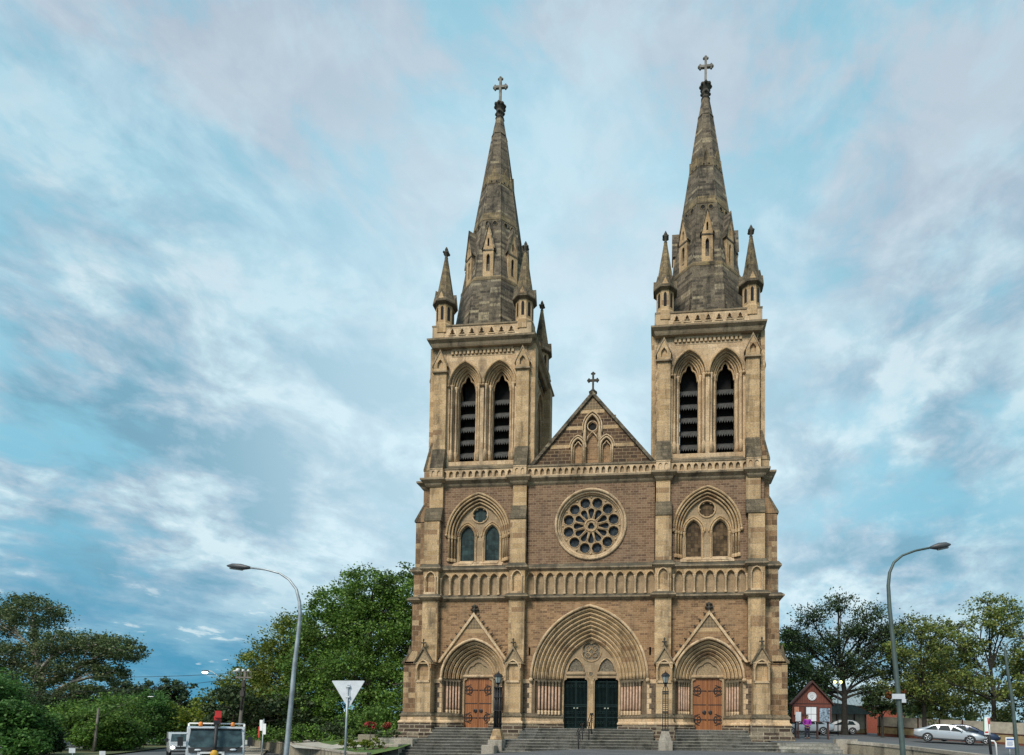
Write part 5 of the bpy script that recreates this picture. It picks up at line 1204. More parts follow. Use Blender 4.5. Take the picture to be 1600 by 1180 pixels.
t = empty('wooden_pole', (-43.3, 7, -.95), label='leaning wooden pole with a thin arm and lamp, in front of the left bushes', cat='utility pole')
m = MB(); m.tube([(-.1, 0, -.3), (.14, 0, 3.9)], [.10, .075], 8); m.build('pole', 'timber_pole', t); m = MB(); m.tube([(-.55, .3, -.3), (-.05, .1, 3.0)], [.10, .07], 7); m.build('stay', 'timber_pole', t)
m = MB(); m.tube([(.1, 0, 3.0), (1.6, .8, 4.2), (2.7, 1.2, 4.9), (3.2, 1.3, 5.0)], .018, 6); m.build('arm', 'timber_dark', t); m = MB(); m.ball((3.7, 1.35, 4.98), .11, 8, 5, (3.0, 1, .45)); m.build('lamp_head', 'sign_white', t)
for i, (x, y, h, lb) in enumerate([(-68.7, 41, 2.9, 'grey timber post beside the far road, tallest and nearest'), (-75.8, 51, 2.7, 'grey timber post beside the far road, farther along')]):
    t = empty('timber_post', (x, y, -.95), label=lb, cat='post', group='timber posts by the far road'); m = MB(); m.tube([(0, 0, -.3), (.15, 0, h)], [.17, .13], 7); m.build('post', 'timber_pole', t)
def wire(label, a, b, sag):
    a, b = Vector(a), Vector(b); m = MB(); m.tube([tuple(a.lerp(b, i/14) - Vector((0, 0, sag*4*(i/14)*(1 - i/14)))) for i in range(15)], .022, 4); return tag(m.build('overhead_wire', 'iron'), label, 'wire', 'overhead wires')
wire('upper overhead wire from the utility pole to the left', (-30.4, 7, 6.0), (-96, 42, 10.2), .8)
wire('lower overhead wire from the utility pole to the left', (-30.2, 7, 5.6), (-96, 42, 7.4), 1.0)
wire('short overhead wire from the pole of the lit lamp to the utility pole', (-42.3, 21, 5.7), (-29.8, 7, 5.6), .3)

# black lantern posts before the portals
def lantern_post(label, x, y, z0, dense, plinth):
    t = empty('lamp_post', (x, y, 0), label=label, cat='lamp post', group='black lantern posts on stone plinths')
    p = MB()
    for (xa, xb, ya, yb_, za, zb_) in plinth: p.box(xa - x, xb - x, ya - y, yb_ - y, za, zb_ - .03); p.frustum((xa+xb)/2 - x, (ya+yb_)/2 - y, zb_ - .03, zb_, (xb-xa)/2, (yb_-ya)/2, (xb-xa)/2 - .03, (yb_-ya)/2 - .03)
    p.build('plinth', 'coping_stone', t)
    q = MB(); q.frustum(0, 0, z0, 1.52, .36, .34, .20, .20); q.build('pedestal', 'coping_stone' if not dense else 'ashlar', t)
    f = MB(); w = .16; top = 4.02 if not dense else 4.3
    for ex in (-1, 1):
        for ey in (-1, 1): f.tube([(ex*w, ey*w, 1.5), (ex*w*.95, ey*w*.95, top - .25)] + ([] if dense else [(ex*w*.9, ey*w*.9, top - .1), (ex*.04, ey*.04, top + .12)]), .020 if not dense else .05, 6)
    if dense:
        f.tube([(0, 0, 1.5), (0, 0, top)], .06, 8); f.tube([(0, -.17, 1.5), (0, -.17, top - .2)], .03, 6)
        for z in (1.55, 2.6, 3.4, 4.0): f.ngon(0, 0, [(.22, z), (.22, z + .05)], 4)
    else:
        for k in range(20):
            z = 1.62 + k*.112
            for a, b in (((-w, -w), (w, -w)), ((w, -w), (w, w)), ((w, w), (-w, w)), ((-w, w), (-w, -w))): f.tube([(*a, z), (*b, z)], .009, 4)
        f.tube([(0, 0, 1.5), (0, 0, top + .15)], .022, 6)
        for z, q2 in ((1.52, .24), (2.55, .19), (3.62, .19), (3.74, .19)): f.box(-q2, q2, -q2, q2, z, z + .07)
        f.ngon(0, 0, [(.05, 4.1), (.09, 4.17), (.03, 4.25), (.05, 4.32)], 8, 0, True)
    f.build('column', 'iron', t)
    z = 4.30; l = MB(); l.ngon(0, 0, [(.12, z), (.20, z + .38)], 6); l.build('lantern_glass', 'lantern_glass', t)
    l = MB(); l.ngon(0, 0, [(.06, z - .1), (.14, z - .02), (.14, z + .01)], 6); l.ngon(0, 0, [(.25, z + .37), (.25, z + .40), (.20, z + .50), (.08, z + .58), (.03, z + .64), (.01, z + .72)], 6)
    for k in range(6): a = k*PI/3 + PI/6; l.tube([(.135*math.cos(a), .135*math.sin(a), z), (.225*math.cos(a), .225*math.sin(a), z + .38)], .014, 5)
    l.build('lantern_frame', 'iron', t)
lantern_post('black clustered lantern post on stepped stones before the left portal', -5.0, -4.2, .88, True, [(-5.45, -4.6, -4.65, -3.8, .0, .86), (-5.62, -4.85, -5.35, -4.66, -.3, .55)])
lantern_post('slender open latticework black lantern post on a white stone block right of the central doors', 5.06, -4.55, .94, False, [(4.68, 5.48, -4.98, -4.15, .0, .93)])
# hand rails on the steps
for i, (x, y, zb_, lb) in enumerate([(.0, -4.6, .44, 'black iron handrail on the lower steps before the central doors'), (.34, -2.4, 1.0, 'black iron handrail on the upper steps before the central doors')]):
    t = empty('handrail', (x, y, zb_), label=lb, cat='handrail', group='handrails on the central steps'); m = MB(); dy, dz = (1.7, .5) if i == 0 else (1.3, .62)
    for s in (-.07, .07): m.tube([(s, -.22, .74), (s, -.2, .9), (s, -.1, .98), (s, dy, .98 + dz), (s, dy + .25, .98 + dz), (s, dy + .28, .8 + dz)], .026, 6)
    m.build('rail', 'iron', t)
    for yy, z1 in ((0, 1.0), (dy, .98 + dz)):
        p = MB(); zt = 0 if yy == 0 else dz*.8; p.tube([(0, yy, zt - .25), (0, yy, z1 - .02)], .032, 6); p.tube([(-.07, yy, z1 - .02), (.07, yy, z1 - .02)], .02, 5)
        for k in range(3): p.tube([(circle(0, 0, .09, 10)[q][0], yy + .15 + .02*k, z1 - .28 + circle(0, 0, .09, 10)[q][1] - k*.12) for q in range(10)], .012, 4, closed=True)
        p.build('post', 'iron', t)

# ------------------------------------------------------------------ notice board, building and walls on the right
plain('rust_board', (.155, .045, .028), .75, var=.2, vscale=4); plain('rust_dark', (.06, .02, .015), .7)
plain('cream', (.44, .40, .32), .85, var=.15); plain('ochre', (.33, .25, .13), .9, var=.2); plain('brick_red', (.28, .075, .045), .85, var=.2, vscale=6); plain('brick_dark', (.15, .05, .03), .85, var=.2)
plain('tin', (.33, .39, .40), .5, .4, var=.12); plain('tin_dark', (.20, .25, .24), .55, .3, var=.2); plain('poster_photo', (.18, .24, .30), .5, var=.8, vscale=9); plain('poster_orange', (.62, .27, .17), .5, var=.35, vscale=5); plain('poster_white', (.72, .75, .78), .5, var=.05)
plain('tan_wall', (.36, .22, .15), .9, var=.15)
NB = empty('notice_board', (15.93, 6, 1.05), label='rust-red gabled notice board on posts with a round white emblem', cat='notice board')
m = MB(); z = -1.05
m.prism_y([(-1.42, 2.27 + z), (1.42, 2.27 + z), (1.42, 3.62 + z), (0, 5.2 + z), (-1.42, 3.62 + z)], 0, .35); m.build('board', 'rust_board', NB)
m = MB()
for e in (-1, 1): m.prism_y([(e*1.56, 3.5 + z), (e*1.56, 3.62 + z), (0, 5.36 + z), (0, 5.2 + z)], -.22, .6)
m.box(-1.42, 1.42, -.03, .0, 3.62 + z, 3.68 + z); m.build('barge_boards', 'rust_dark', NB)
m = MB()
for k in range(17): m.box(-1.36 + k*.17, -1.345 + k*.17, -.012, .0, 3.7 + z, 3.7 + z + max(.02, 1.55*(1 - abs(-1.36 + k*.17)/1.42)))
m.build('batten', 'rust_dark', NB)
m = MB(); m.v = []; m.ngon(0, 0, [(.31, 0), (.31, .05)], 28, 0); m.v = [(x, -y_ - .0 if False else -.06 + zz, 4.19 + z + y_) for x, y_, zz in m.v]; em = m.build('emblem', 'poster_white', NB)
m = MB()
m.tube(tubepath([(-.15, 4.36 + z), (.15, 4.36 + z), (.15, 4.15 + z), (0, 4.0 + z), (-.15, 4.15 + z)], -.065), .014, 4, closed=True); m.tube([(0, -.065, 4.36 + z), (0, -.065, 4.0 + z)], .014, 4); m.tube([(-.15, -.065, 4.22 + z), (.15, -.065, 4.22 + z)], .014, 4); m.tube(tubepath(circle(0, 4.19 + z, .26, 24), -.065), .008, 4, closed=True); m.build('emblem_lines', 'timber_pole', em)
m = MB()
for (x0, x1, z0, z1) in ((-.44, .32, 2.32, 3.40), (.52, 1.30, 2.30, 3.32), (-1.3, -.56, 2.78, 3.42)):
    m.box(x0 - .04, x1 + .04, -.05, -.012, z0 - .04 + z, z1 + .04 + z)
m.build('case_frame', 'rust_dark', NB)
for (x0, x1, z0, z1, mt) in ((-.42, -.08, 2.34, 2.84, 'poster_white'), (-.06, .30, 2.34, 2.84, 'poster_white'), (-.42, -.08, 2.87, 3.38, 'poster_white'), (-.06, .30, 2.87, 3.38, 'poster_white'), (.54, 1.28, 2.32, 3.30, 'poster_photo'), (-1.28, -.94, 2.80, 3.40, 'poster_orange'), (-.9, -.6, 2.9, 3.38, 'rust_board')):
    m = MB(); m.box(x0, x1, -.06, -.051, z0 + z, z1 + z); m.build('poster', mt, NB)
for x in (-1.15, .42, 1.18):
    m = MB(); m.box(x - .06, x + .06, .05, .2, -.25, 2.3 + z); m.build('post', 'rust_dark', NB)
t = empty('small_sign', (14.82, 5.5, 1.05), label='narrow white sign on its own post left of the person in purple', cat='sign'); m = MB(); m.box(-.05, .05, -.04, .04, -.2, 1.3); m.build('post', 'rust_dark', t); m = MB(); m.box(-.2, .2, -.08, -.05, 1.26, 1.95); m.build('board', 'poster_white', t)

t = empty('church_hall', (29.5, 38, 1.4), label='low hall with a pale metal roof behind the trees on the right', cat='building')
m = MB(); m.box(-4.5, 5.5, 0, 8, -.6, 3.6); m.build('wall', 'brick_red', t)
m = MB(); m.prism_x([(-.5, 3.5), (-.5, 3.62), (4, 6.3), (8.5, 3.62), (8.5, 3.5)], -4.9, 5.9)
for k in range(22): m.prism_x([(-.51, 3.6), (-.51, 3.67), (4, 6.36), (4, 6.3)], -4.8 + k*.48, -4.74 + k*.48)
m.build('roof', 'tin', t)
t = empty('shed', (24.6, 27.5, 1.4), label='cream panelled outbuilding with dark posts beside the white hatchback', cat='building')
m = MB(); m.box(-2.4, 2.4, 0, 4, -.6, 2.2); m.build('wall', 'cream', t)
m = MB(); m.box(-2.42, 2.42, -.02, .0, -.6, .55); m.build('dado', 'ochre', t); m = MB(); m.box(-2.43, 2.43, -.03, -.021, -.6, .12); m.build('skirting', 'brick_dark', t)
m = MB(); m.prism_y([(-3.2, 2.15), (-3.2, 2.28), (-1.6, 3.4), (1.0, 3.1), (2.8, 2.28), (2.8, 2.15)], -.5, 4.4); m.build('roof', 'tin_dark', t)
for x in (-1.7, -.75, .1, 1.1, 2.25):
    m = MB(); m.box(x - .05, x + .05, -.06, -.031, -.6, 2.18); m.build('post', 'rust_dark', t)
FA, FB = (27.4, 25.2), (37.5, 8.0)
t = empty('boundary_wall', (FA[0], FA[1], 0), label='long cream and ochre wall behind the street trees on the right', cat='wall'); d = Vector((FB[0] - FA[0], FB[1] - FA[1])); Ln = d.length; t.rotation_euler = (0, 0, math.atan2(d.y, d.x))
zA = lambda s: 1.35 - .055*s
def wseg(name, mat, y0, y1, za, zb_):
    m = MB()
    for k in range(10):
        s0, s1 = Ln*k/10, Ln*(k+1)/10; m.loft([[(s0, y0, zA(s0) + za), (s0, y1, zA(s0) + za), (s0, y1, zA(s0) + zb_), (s0, y0, zA(s0) + zb_)], [(s1, y0, zA(s1) + za), (s1, y1, zA(s1) + za), (s1, y1, zA(s1) + zb_), (s1, y0, zA(s1) + zb_)]])
    return m.build(name, mat, t, fix=False)
wseg('wall_body', 'cream', -.1, .1, -.8, 1.9); wseg('dado', 'ochre', -.13, -.101, -.8, .85); wseg('skirting', 'brick_dark', -.15, -.131, -.8, .2); wseg('rail', 'rust_dark', -.16, -.102, .85, .95)
for k in range(9):
    m = MB(); s = .3 + k*Ln/9; m.box(s - .06, s + .06, -.2, -.161, zA(s) - .6, zA(s) + 2.0); m.build('post', 'rust_dark', t)
t = empty('corner_house', (37, 4, .2), label='pinkish tan rendered house wall at the right edge', cat='building'); m = MB(); m.box(-1.5, 8, 0, 5, -1.2, 2.6); m.build('wall', 'tan_wall', t); m = MB(); m.prism_x([(-.4, 2.55), (-.4, 2.7), (2.5, 4.2), (5.4, 2.7), (5.4, 2.55)], -1.9, 8.4); m.build('roof', 'tin_dark', t); m = MB(); m.box(.2, 1.1, -.02, 0, .2, 1.5); m.build('window', 'window_blue', t)
t = empty('twin_lamp', (21.55, 19, 1.2), label='lit twin lamp glowing yellow in front of the dark tree trunk', cat='street lamp'); m = MB(); m.tube([(0, 0, -.2), (0, 0, 5.0)], .045, 8); m.tube([(-.3, 0, 5.05), (0, 0, 4.9), (.3, 0, 5.05)], .03, 6); m.build('post', 'iron', t)
for e in (-1, 1): m = MB(); m.ball((e*.27, 0, 5.14), .15, 10, 7); m.build('lit_globe', 'lamp_glow_yellow', t)

# ------------------------------------------------------------------ vehicles
def paint(name, col, metal=.3):
    m, t, b = base_mat(name); b.inputs['Base Color'].default_value = (*col, 1); b.inputs['Metallic'].default_value = metal; b.inputs['Roughness'].default_value = .32; b.inputs['Coat Weight'].default_value = .6; b.inputs['Coat Roughness'].default_value = .08
paint('paint_silver', (.52, .55, .58), .55); paint('paint_white', (.45, .47, .48), 0); paint('paint_blue', (.02, .035, .08), .3); paint('paint_grey', (.42, .45, .47), .5)
plain('car_glass', (.014, .026, .03), .25, var=.1, spec=.03); plain('tyre', (.015, .015, .015), .85); plain('alloy', (.5, .52, .54), .3, .8); plain('lamp_red', (.45, .02, .02), .25); plain('plastic_black', (.02, .02, .021), .6); plain('lamp_clear', (.6, .63, .65), .12, var=.1)
SED = [(-2.42, .50, .74, .80, .62), (-2.36, .40, .90, .97, .80), (-2.0, .30, .95, 1.03, .89), (-1.55, .26, .96, 1.18, .91), (-1.05, .24, .95, 1.38, .92), (-.45, .23, .94, 1.46, .92), (.15, .23, .93, 1.44, .92), (.65, .23, .92, 1.28, .92), (1.15, .24, .91, 1.02, .92), (1.4, .25, .89, .96, .91), (1.9, .28, .82, .88, .89), (2.2, .32, .70, .77, .82), (2.38, .42, .58, .64, .66)]
HAT = [(-1.92, .45, .80, .92, .60), (-1.86, .35, .90, 1.08, .76), (-1.6, .28, .93, 1.32, .82), (-1.2, .25, .93, 1.43, .83), (-.6, .23, .92, 1.47, .84), (.0, .23, .91, 1.46, .84), (.4, .23, .90, 1.34, .84), (.85, .24, .89, 1.06, .84), (1.1, .25, .87, .95, .83), (1.5, .28, .80, .86, .80), (1.8, .34, .66, .72, .70), (1.9, .42, .55, .60, .56)]
def car(name, label, loc, rz, S_, mat, win, pitch=0.0, wb=(-1.38, 1.42), group=None, brk=None, roofcol=None):
    t = empty(name, loc, rz, label, 'car', group); t.rotation_euler = (0, pitch, rz)
    def rw(w, zb, zr): return w*(.77 if zr - zb > .25 else .87)
    m = MB(); rings = []
    for x, z0, zb, zr, w in S_:
        q = rw(w, zb, zr); h = [(w*.80, z0), (w*.97, z0 + .12), (w, (z0 + zb)/2 + .04), (w*.965, zb - .02), (w*.94, zb), (q, zr - .07), (q*.8, zr - .015), (0, zr)]
        rings.append([(x, -y, z) for y, z in h] + [(x, y, z) for y, z in reversed(h[:-1])])
    m.loft(rings, True, True); body = m.build('body', mat, t)
    mod = body.modifiers.new('edge', 'EDGE_SPLIT'); mod.split_angle = R(38)
    X = [s[0] for s in S_]
    def at(x):
        for a, b in zip(S_[:-1], S_[1:]):
            if a[0] <= x <= b[0]: k = (x - a[0])/(b[0] - a[0]); return [a[i] + (b[i] - a[i])*k for i in range(5)]
    def sidept(x, tt, e):
        _, z0, zb, zr, w = at(x); q = rw(w, zb, zr); y = w*.94 + (q - w*.94)*tt; z = zb + (zr - .07 - zb)*tt
        return (x, e*(y + .03), z + .006)
    for e in (-1, 1):
        for xa, xb, ta, tb in win['side']:
            g = MB(); n = 8; lo = []; hi = []
            for i in range(n + 1):
                x = xa + (xb - xa)*i/n; kk = min(1, (i/n)/max(ta, .001), (1 - i/n)/max(tb, .001)); lo.append(sidept(x, .07, e)); hi.append(sidept(x, .07 + .83*max(.04, min(1, kk)), e))
            g.add(lo + hi, [(i, i+1, n+2+i, n+1+i) for i in range(n)]); g.build('side_window', 'car_glass', t, fix=False)
        for wx in wb:
            w_ = at(wx)[4]; k = MB(); k.ngon(0, 0, [(.32, -.10), (.335, -.07), (.335, .08), (.30, .10)], 22, 0, True); k.v = [(wx + a, e*(w_ - .085) + e*c, .33 + b) for a, b, c in k.v]; wh = k.build('wheel', 'tyre', t)
            k = MB(); k.ngon(0, 0, [(.235, .085), (.235, .108)], 20, 0); k.v = [(wx + a, e*(w_ - .085) + e*c, .33 + b) for a, b, c in k.v]; k.build('rim_well', 'plastic_black', wh)
            k = MB()
            for s in range(5):
                a = s*2*PI/5 + .3; k.tube([(wx + .03*math.cos(a), e*(w_ + .027), .33 + .03*math.sin(a)), (wx + .225*math.cos(a), e*(w_ + .027), .33 + .225*math.sin(a))], [.05, .035], 5)
            k.tube([(wx + .225*math.cos(a), e*(w_ + .025), .33 + .225*math.sin(a)) for a in [2*PI*i/20 for i in range(20)]], .018, 5, closed=True); k.build('rim', 'alloy', wh)
            k = MB(); aa = [R(-8 + 196*q/16) for q in range(17)]; k.prism_y([(wx + .385*math.cos(a), .335 + .385*math.sin(a)) for a in aa], e*(w_ - .05), e*(w_ + .006)); k.build('wheel_arch', 'plastic_black', t)
        k = MB(); mx = win['mirror']; y = at(mx)[4]*.95; k.ball((mx, e*(y + .11), at(mx)[2] + .07), .09, 8, 6, (.8, 1.1, .75)); k.build('mirror', mat, t)
        k = MB(); x = S_[0][0] + .10; k.ball((x, e*.66*S_[2][4]/.9, .80), .13, 8, 6, (.8, 1.2, .6)); k.build('tail_lamp', 'lamp_red', t)
        k = MB(); x = S_[-1][0] - .18; k.ball((x, e*.58*S_[2][4]/.9, .63), .13, 8, 6, (1.1, 1.2, .55)); k.build('headlight', 'lamp_clear', t)
        k = MB()
        for hx in win['handles']: k.box(hx - .09, hx + .09, e*(at(hx)[4]*.975) - .012, e*(at(hx)[4]*.975) + .022, at(hx)[2] - .10, at(hx)[2] - .075)
        k.build('door_handle', mat, t)
    for nm, xa, xb in (('windscreen', *win['front']), ('rear_window', *win['rear'])):
        g = MB(); n = 5; rows = []
        for i in range(n + 1):
            x = xa + (xb - xa)*i/n; _, z0, zb, zr, w = at(x); q = rw(w, zb, zr)
            rows.append([(x, yy, zr + .008 - .05*(abs(yy)/q)**4) for yy in [q*.92*v for v in (-1, -.6, 0, .6, 1)]])
        o = [p for r in rows for p in r]; g.add(o, [(i*5+j, i*5+j+1, (i+1)*5+j+1, (i+1)*5+j) for i in range(n) for j in range(4)], True); g.build(nm, 'car_glass', t, fix=False)
    k = MB(); k.box(S_[0][0] - .01, S_[0][0] + .02, -.24, .24, .58, .69); k.build('number_plate', 'sign_white', t)
    k = MB(); k.box(S_[-1][0] - .06, S_[-1][0] + .015, -.5, .5, .42, .56); k.build('grille', 'plastic_black', t)
    return t
WS = dict(side=[(-1.62, -.72, .55, .05), (-.68, .12, .02, .02), (.16, 1.05, .02, .85)], front=(.35, 1.22), rear=(-1.75, -.85), mirror=.85, handles=(-.85, .05))
WH = dict(side=[(-1.5, -.75, .3, .03), (-.7, .75, .02, .8)], front=(.12, .95), rear=(-1.84, -1.45), mirror=.6, handles=(-.55,))
ang = math.atan2(7.9 - 11.1, 29.0 - 25.3)
car('parked_car', 'silver sedan parked nose downhill behind the low wall', (27.0, 9.3, rt(27.0, 9.3) + .06), ang*.62, SED, 'paint_silver', WS, R(3.6))
car('parked_car', 'dark blue car beyond the silver sedan, only its nose showing', (29.0, 11.0, rt(29.0, 11.0) + .1), ang*.62, SED, 'paint_blue', WS, R(3.6))
car('parked_car', 'white hatchback half hidden by the dark tree trunk', (22.9, 23.5, rt(22.9, 23.5) + .02), PI - .12, HAT, 'paint_white', WH, 0, (-1.2, 1.22))
car('parked_car', 'pale grey car seen below the notice board behind the person', (18.2, 17.5, rt(18.2, 17.5)), PI - .05, SED, 'paint_grey', WS, 0)
car('parked_car', 'white car between the notice board posts and the tree', (21.2, 26.5, rt(21.2, 26.5)), PI - .1, SED, 'paint_white', WS, 0)

# crane truck, seen from the front
plain('crane_red', (.55, .035, .03), .45); plain('orange', (.75, .22, .02), .45); plain('hook_yellow', (.65, .36, .03), .5); plain('amber', (.8, .25, .03), .3)
plain('truck_glass', (.035, .06, .065), .12, spec=.5, var=.5)
TZ = gh(-15.0, -14.5) - .03
t = empty('crane_truck', (-15.0, -14.4, TZ), R(38), 'white flatbed crane truck facing the camera with orange beacons and a red boom', 'truck')
m = MB(); W = 1.10
cab = [(-.02, .45), (-.06, .7), (-.04, 1.25), (.36, 2.17), (.46, 2.25), (.9, 2.29), (1.75, 2.28), (1.8, .45)]
m.loft([[(-W + .0, y, z) for y, z in cab]] and [[(-W, y, z) for y, z in cab], [(-W*.97, y - .03, z + .0) for y, z in cab], [(W*.97, y - .03, z) for y, z in cab], [(W, y, z) for y, z in cab]]); m.build('cab', 'paint_white', t)
def onf(z): return -.04 + (z - 1.25)*.4 - .035
g = MB(); zs = [1.36, 1.6, 1.85, 2.17]; g.loft([[(x, onf(z) - .012 + .02*(abs(x)/.95)**3, z) for x in (-1.04 + .1*(z - 1.3), -.6, 0, .6, 1.04 - .1*(z - 1.3))] for z in zs], True, False, False); g.build('windscreen', 'truck_glass', t, fix=False)
g = MB(); g.loft([[(-.99, onf(1.2) - .035, 1.12), (.99, onf(1.2) - .035, 1.12)], [(-1.02, onf(1.35) - .01, 1.355), (1.02, onf(1.35) - .01, 1.355)]], False, False, False); g.box(-.97, .97, onf(2.14) - .07, onf(2.14) + .12, 2.15, 2.20); g.build('visor', 'plastic_black', t, fix=False)
for x in (-.35, .45): g = MB(); g.tube([(x, onf(1.25) - .03, 1.2), (x + .45, onf(1.35) - .035, 1.36)], .014, 4); g.build('wiper', 'plastic_black', t)
for e in (-1, 1):
    g = MB(); g.box(e*1.30 - .10, e*1.30 + .10, -.12, .0, 1.42, 1.82); mi = g.build('mirror', 'plastic_black', t)
    g = MB(); g.tube([(e*1.05, 0, 1.95), (e*1.28, -.08, 1.9), (e*1.28, -.08, 1.35), (e*1.05, -.02, 1.3)], .016, 5); g.build('mirror_bracket', 'plastic_black', mi)
    g = MB(); g.box(e*.72 - .17, e*.72 + .17, -.10, -.05, .72, .92); g.build('headlight', 'lamp_clear', t)
    g = MB(); g.ball((e*.66, -.12, 1.24), .09, 8, 6, (1.5, .5, .6)); g.build('marker_lamp', 'lamp_clear', t)
    g = MB(); g.ngon(0, 0, [(.07, 2.28), (.085, 2.34), (.085, 2.42), (.04, 2.47)], 10, 0, True); g.v = [(x + e*.62, y + .9, z + .02) for x, y, z in g.v]; g.build('beacon', 'amber', t)
    for wy in (.75, 3.6):
        g = MB(); g.ngon(0, 0, [(.40, -.13), (.42, -.1), (.42, .1), (.38, .13)], 20, 0, True); g.v = [(e*.92 + c, wy + a, .42 + b) for a, b, c in g.v]; g.build('wheel', 'tyre', t)
g = MB()
for x in (-.62, .28): g.box(x - .05, x + .05, -.24, -.16, .45, 1.16)
g.box(-.67, .33, -.24, -.16, 1.08, 1.16); g.box(-.95, .95, -.26, -.14, .38, .56); g.build('bull_bar', 'sign_white', t)
g = MB(); g.box(-.5, .2, -.10, -.06, 1.0, 1.1); g.box(.42, .85, -.10, -.062, .66, .78); g.build('name_strip', 'plastic_black', t)
g = MB(); g.box(-1.12, 1.12, 1.95, 5.6, .80, .95); g.build('flatbed', 'galv', t)
g = MB()
for e in (-1, 1): g.tube([(e*1.10, 1.9, .9), (e*1.10, 1.9, 2.42)], .045, 6); g.box(e*1.1 - .03, e*1.1 + .03, 1.9, 5.6, .95, 1.3)
g.tube([(-1.1, 1.9, 2.42), (1.1, 1.9, 2.42)], .04, 6); g.tube([(-1.1, 1.9, 2.2), (1.1, 1.9, 2.2)], .03, 6); g.build('head_board', 'sign_white', t)
g = MB(); g.tube([(.0, 2.3, .9), (.0, 2.3, 2.2)], .16, 8); g.box(-.14, .14, 1.5, 2.5, 2.45, 2.78); g.box(-.10, .16, 1.35, 1.9, 2.7, 3.02); g.build('crane_boom', 'crane_red', t)
g = MB(); g.box(-.12, .12, .1, 1.6, 2.40, 2.56); g.tube([(0, .25, 2.46), (0, .02, 2.2), (-.03, -.22, 1.55), (-.05, -.30, 1.15)], .075, 7); g.build('boom_tip', 'plastic_black', t)
g = MB(); g.box(-.14, .05, -.38, -.26, .88, 1.2); g.ball((-.05, -.32, 1.05), .17, 10, 8, (.9, .6, 1.2)); g.build('hook_block', 'hook_yellow', t); g = MB(); g.tube([(-.05, -.3, .95), (-.05, -.3, .6), (-.05, -.25, .45)], .03, 6); g.build('hook_chain', 'iron', t)
# van behind it
VZ = gh(-32, 3) - .03
t = empty('delivery_van', (-32.1, 3.4, VZ), R(44), 'white van with a lit headlight following the crane truck', 'van')
m = MB(); prof = [(-.05, .35), (-.08, .8), (.05, .98), (.75, 1.10), (1.45, 1.78), (1.7, 1.86), (4.6, 1.88), (4.7, .35)]; 
m.loft([[(-.86, y, z) for y, z in prof], [(-.84, y - .02, z + .01) for y, z in prof], [(.84, y - .02, z + .01) for y, z in prof], [(.86, y, z) for y, z in prof]]); m.build('body', 'paint_white', t)
g = MB(); g.loft([[(-.74, .80, 1.14), (.74, .80, 1.14)], [(-.66, 1.40, 1.735), (.66, 1.40, 1.735)]], False, False, False); g.v = [(x, y - .03, z + .018) for x, y, z in g.v]; g.build('windscreen', 'truck_glass', t, fix=False)
g = MB(); g.box(-.45, .45, -.115, -.085, .62, .78); g.box(-.8, .8, -.13, -.08, .36, .5); g.build('grille', 'plastic_black', t)
for e in (-1, 1):
    g = MB(); g.ball((e*.64, -.06, .72), .16, 10, 7, (1.1, .4, .8)); g.build('headlight', 'headlight_glow' if e < 0 else 'lamp_clear', t)
    g = MB(); g.box(e*.99 - .11, e*.99 + .11, .85, .95, 1.15, 1.42); g.build('mirror', 'plastic_black', t)
    for wy in (.75, 3.7):
        g = MB(); g.ngon(0, 0, [(.30, -.1), (.32, -.08), (.32, .08), (.28, .1)], 20, 0, True); g.v = [(e*.78 + c, wy + a, .32 + b) for a, b, c in g.v]; g.build('wheel', 'tyre', t)

# ------------------------------------------------------------------ the person by the notice board
plain('skin', (.36, .20, .13), .6, var=.08); plain('jacket_purple', (.30, .025, .34), .75, var=.2, vscale=8); plain('trousers_navy', (.018, .02, .035), .85, var=.2); plain('hair_dark', (.02, .014, .01), .7); plain('shoe', (.10, .06, .05), .7)
plain('eye_white', (.7, .7, .7), .3)
def skin_obj(name, verts, edges, radii, mat, parent, lvl=2, root=0):
    me = bpy.data.meshes.new(name); me.from_pydata(verts, edges, []); o = bpy.data.objects.new(name, me); COL.objects.link(o); me.materials.append(MATS[mat])
    md = o.modifiers.new('skin', 'SKIN'); md.use_smooth_shade = True; lay = me.skin_vertices[0] if me.skin_vertices else None
    if lay is None:
        bm = bmesh.new(); bm.from_mesh(me); bm.verts.layers.skin.verify(); bm.to_mesh(me); bm.free(); lay = me.skin_vertices[0]
    for i, r in enumerate(radii): lay.data[i].radius = (r, r) if not isinstance(r, tuple) else r; lay.data[i].use_root = (i == root)
    sb = o.modifiers.new('sub', 'SUBSURF'); sb.levels = lvl; sb.render_levels = lvl; o.parent = parent; return o
PE = empty('person', (15.35, 5.0, rt(15.35, 5.0) + .01), R(10), 'person in a purple jacket and dark trousers standing before the notice board', 'person')
V = [(0, 0, .92), (0, 0, 1.10), (0, -.01, 1.28), (0, 0, 1.40), (0, -.01, 1.47), (0, -.02, 1.53), (0, -.03, 1.60), (0, -.02, 1.68)]; E_ = [(i, i+1) for i in range(7)]; Rr = [(.15, .11), (.14, .11), (.16, .12), (.13, .09), .055, .07, .088, .07]
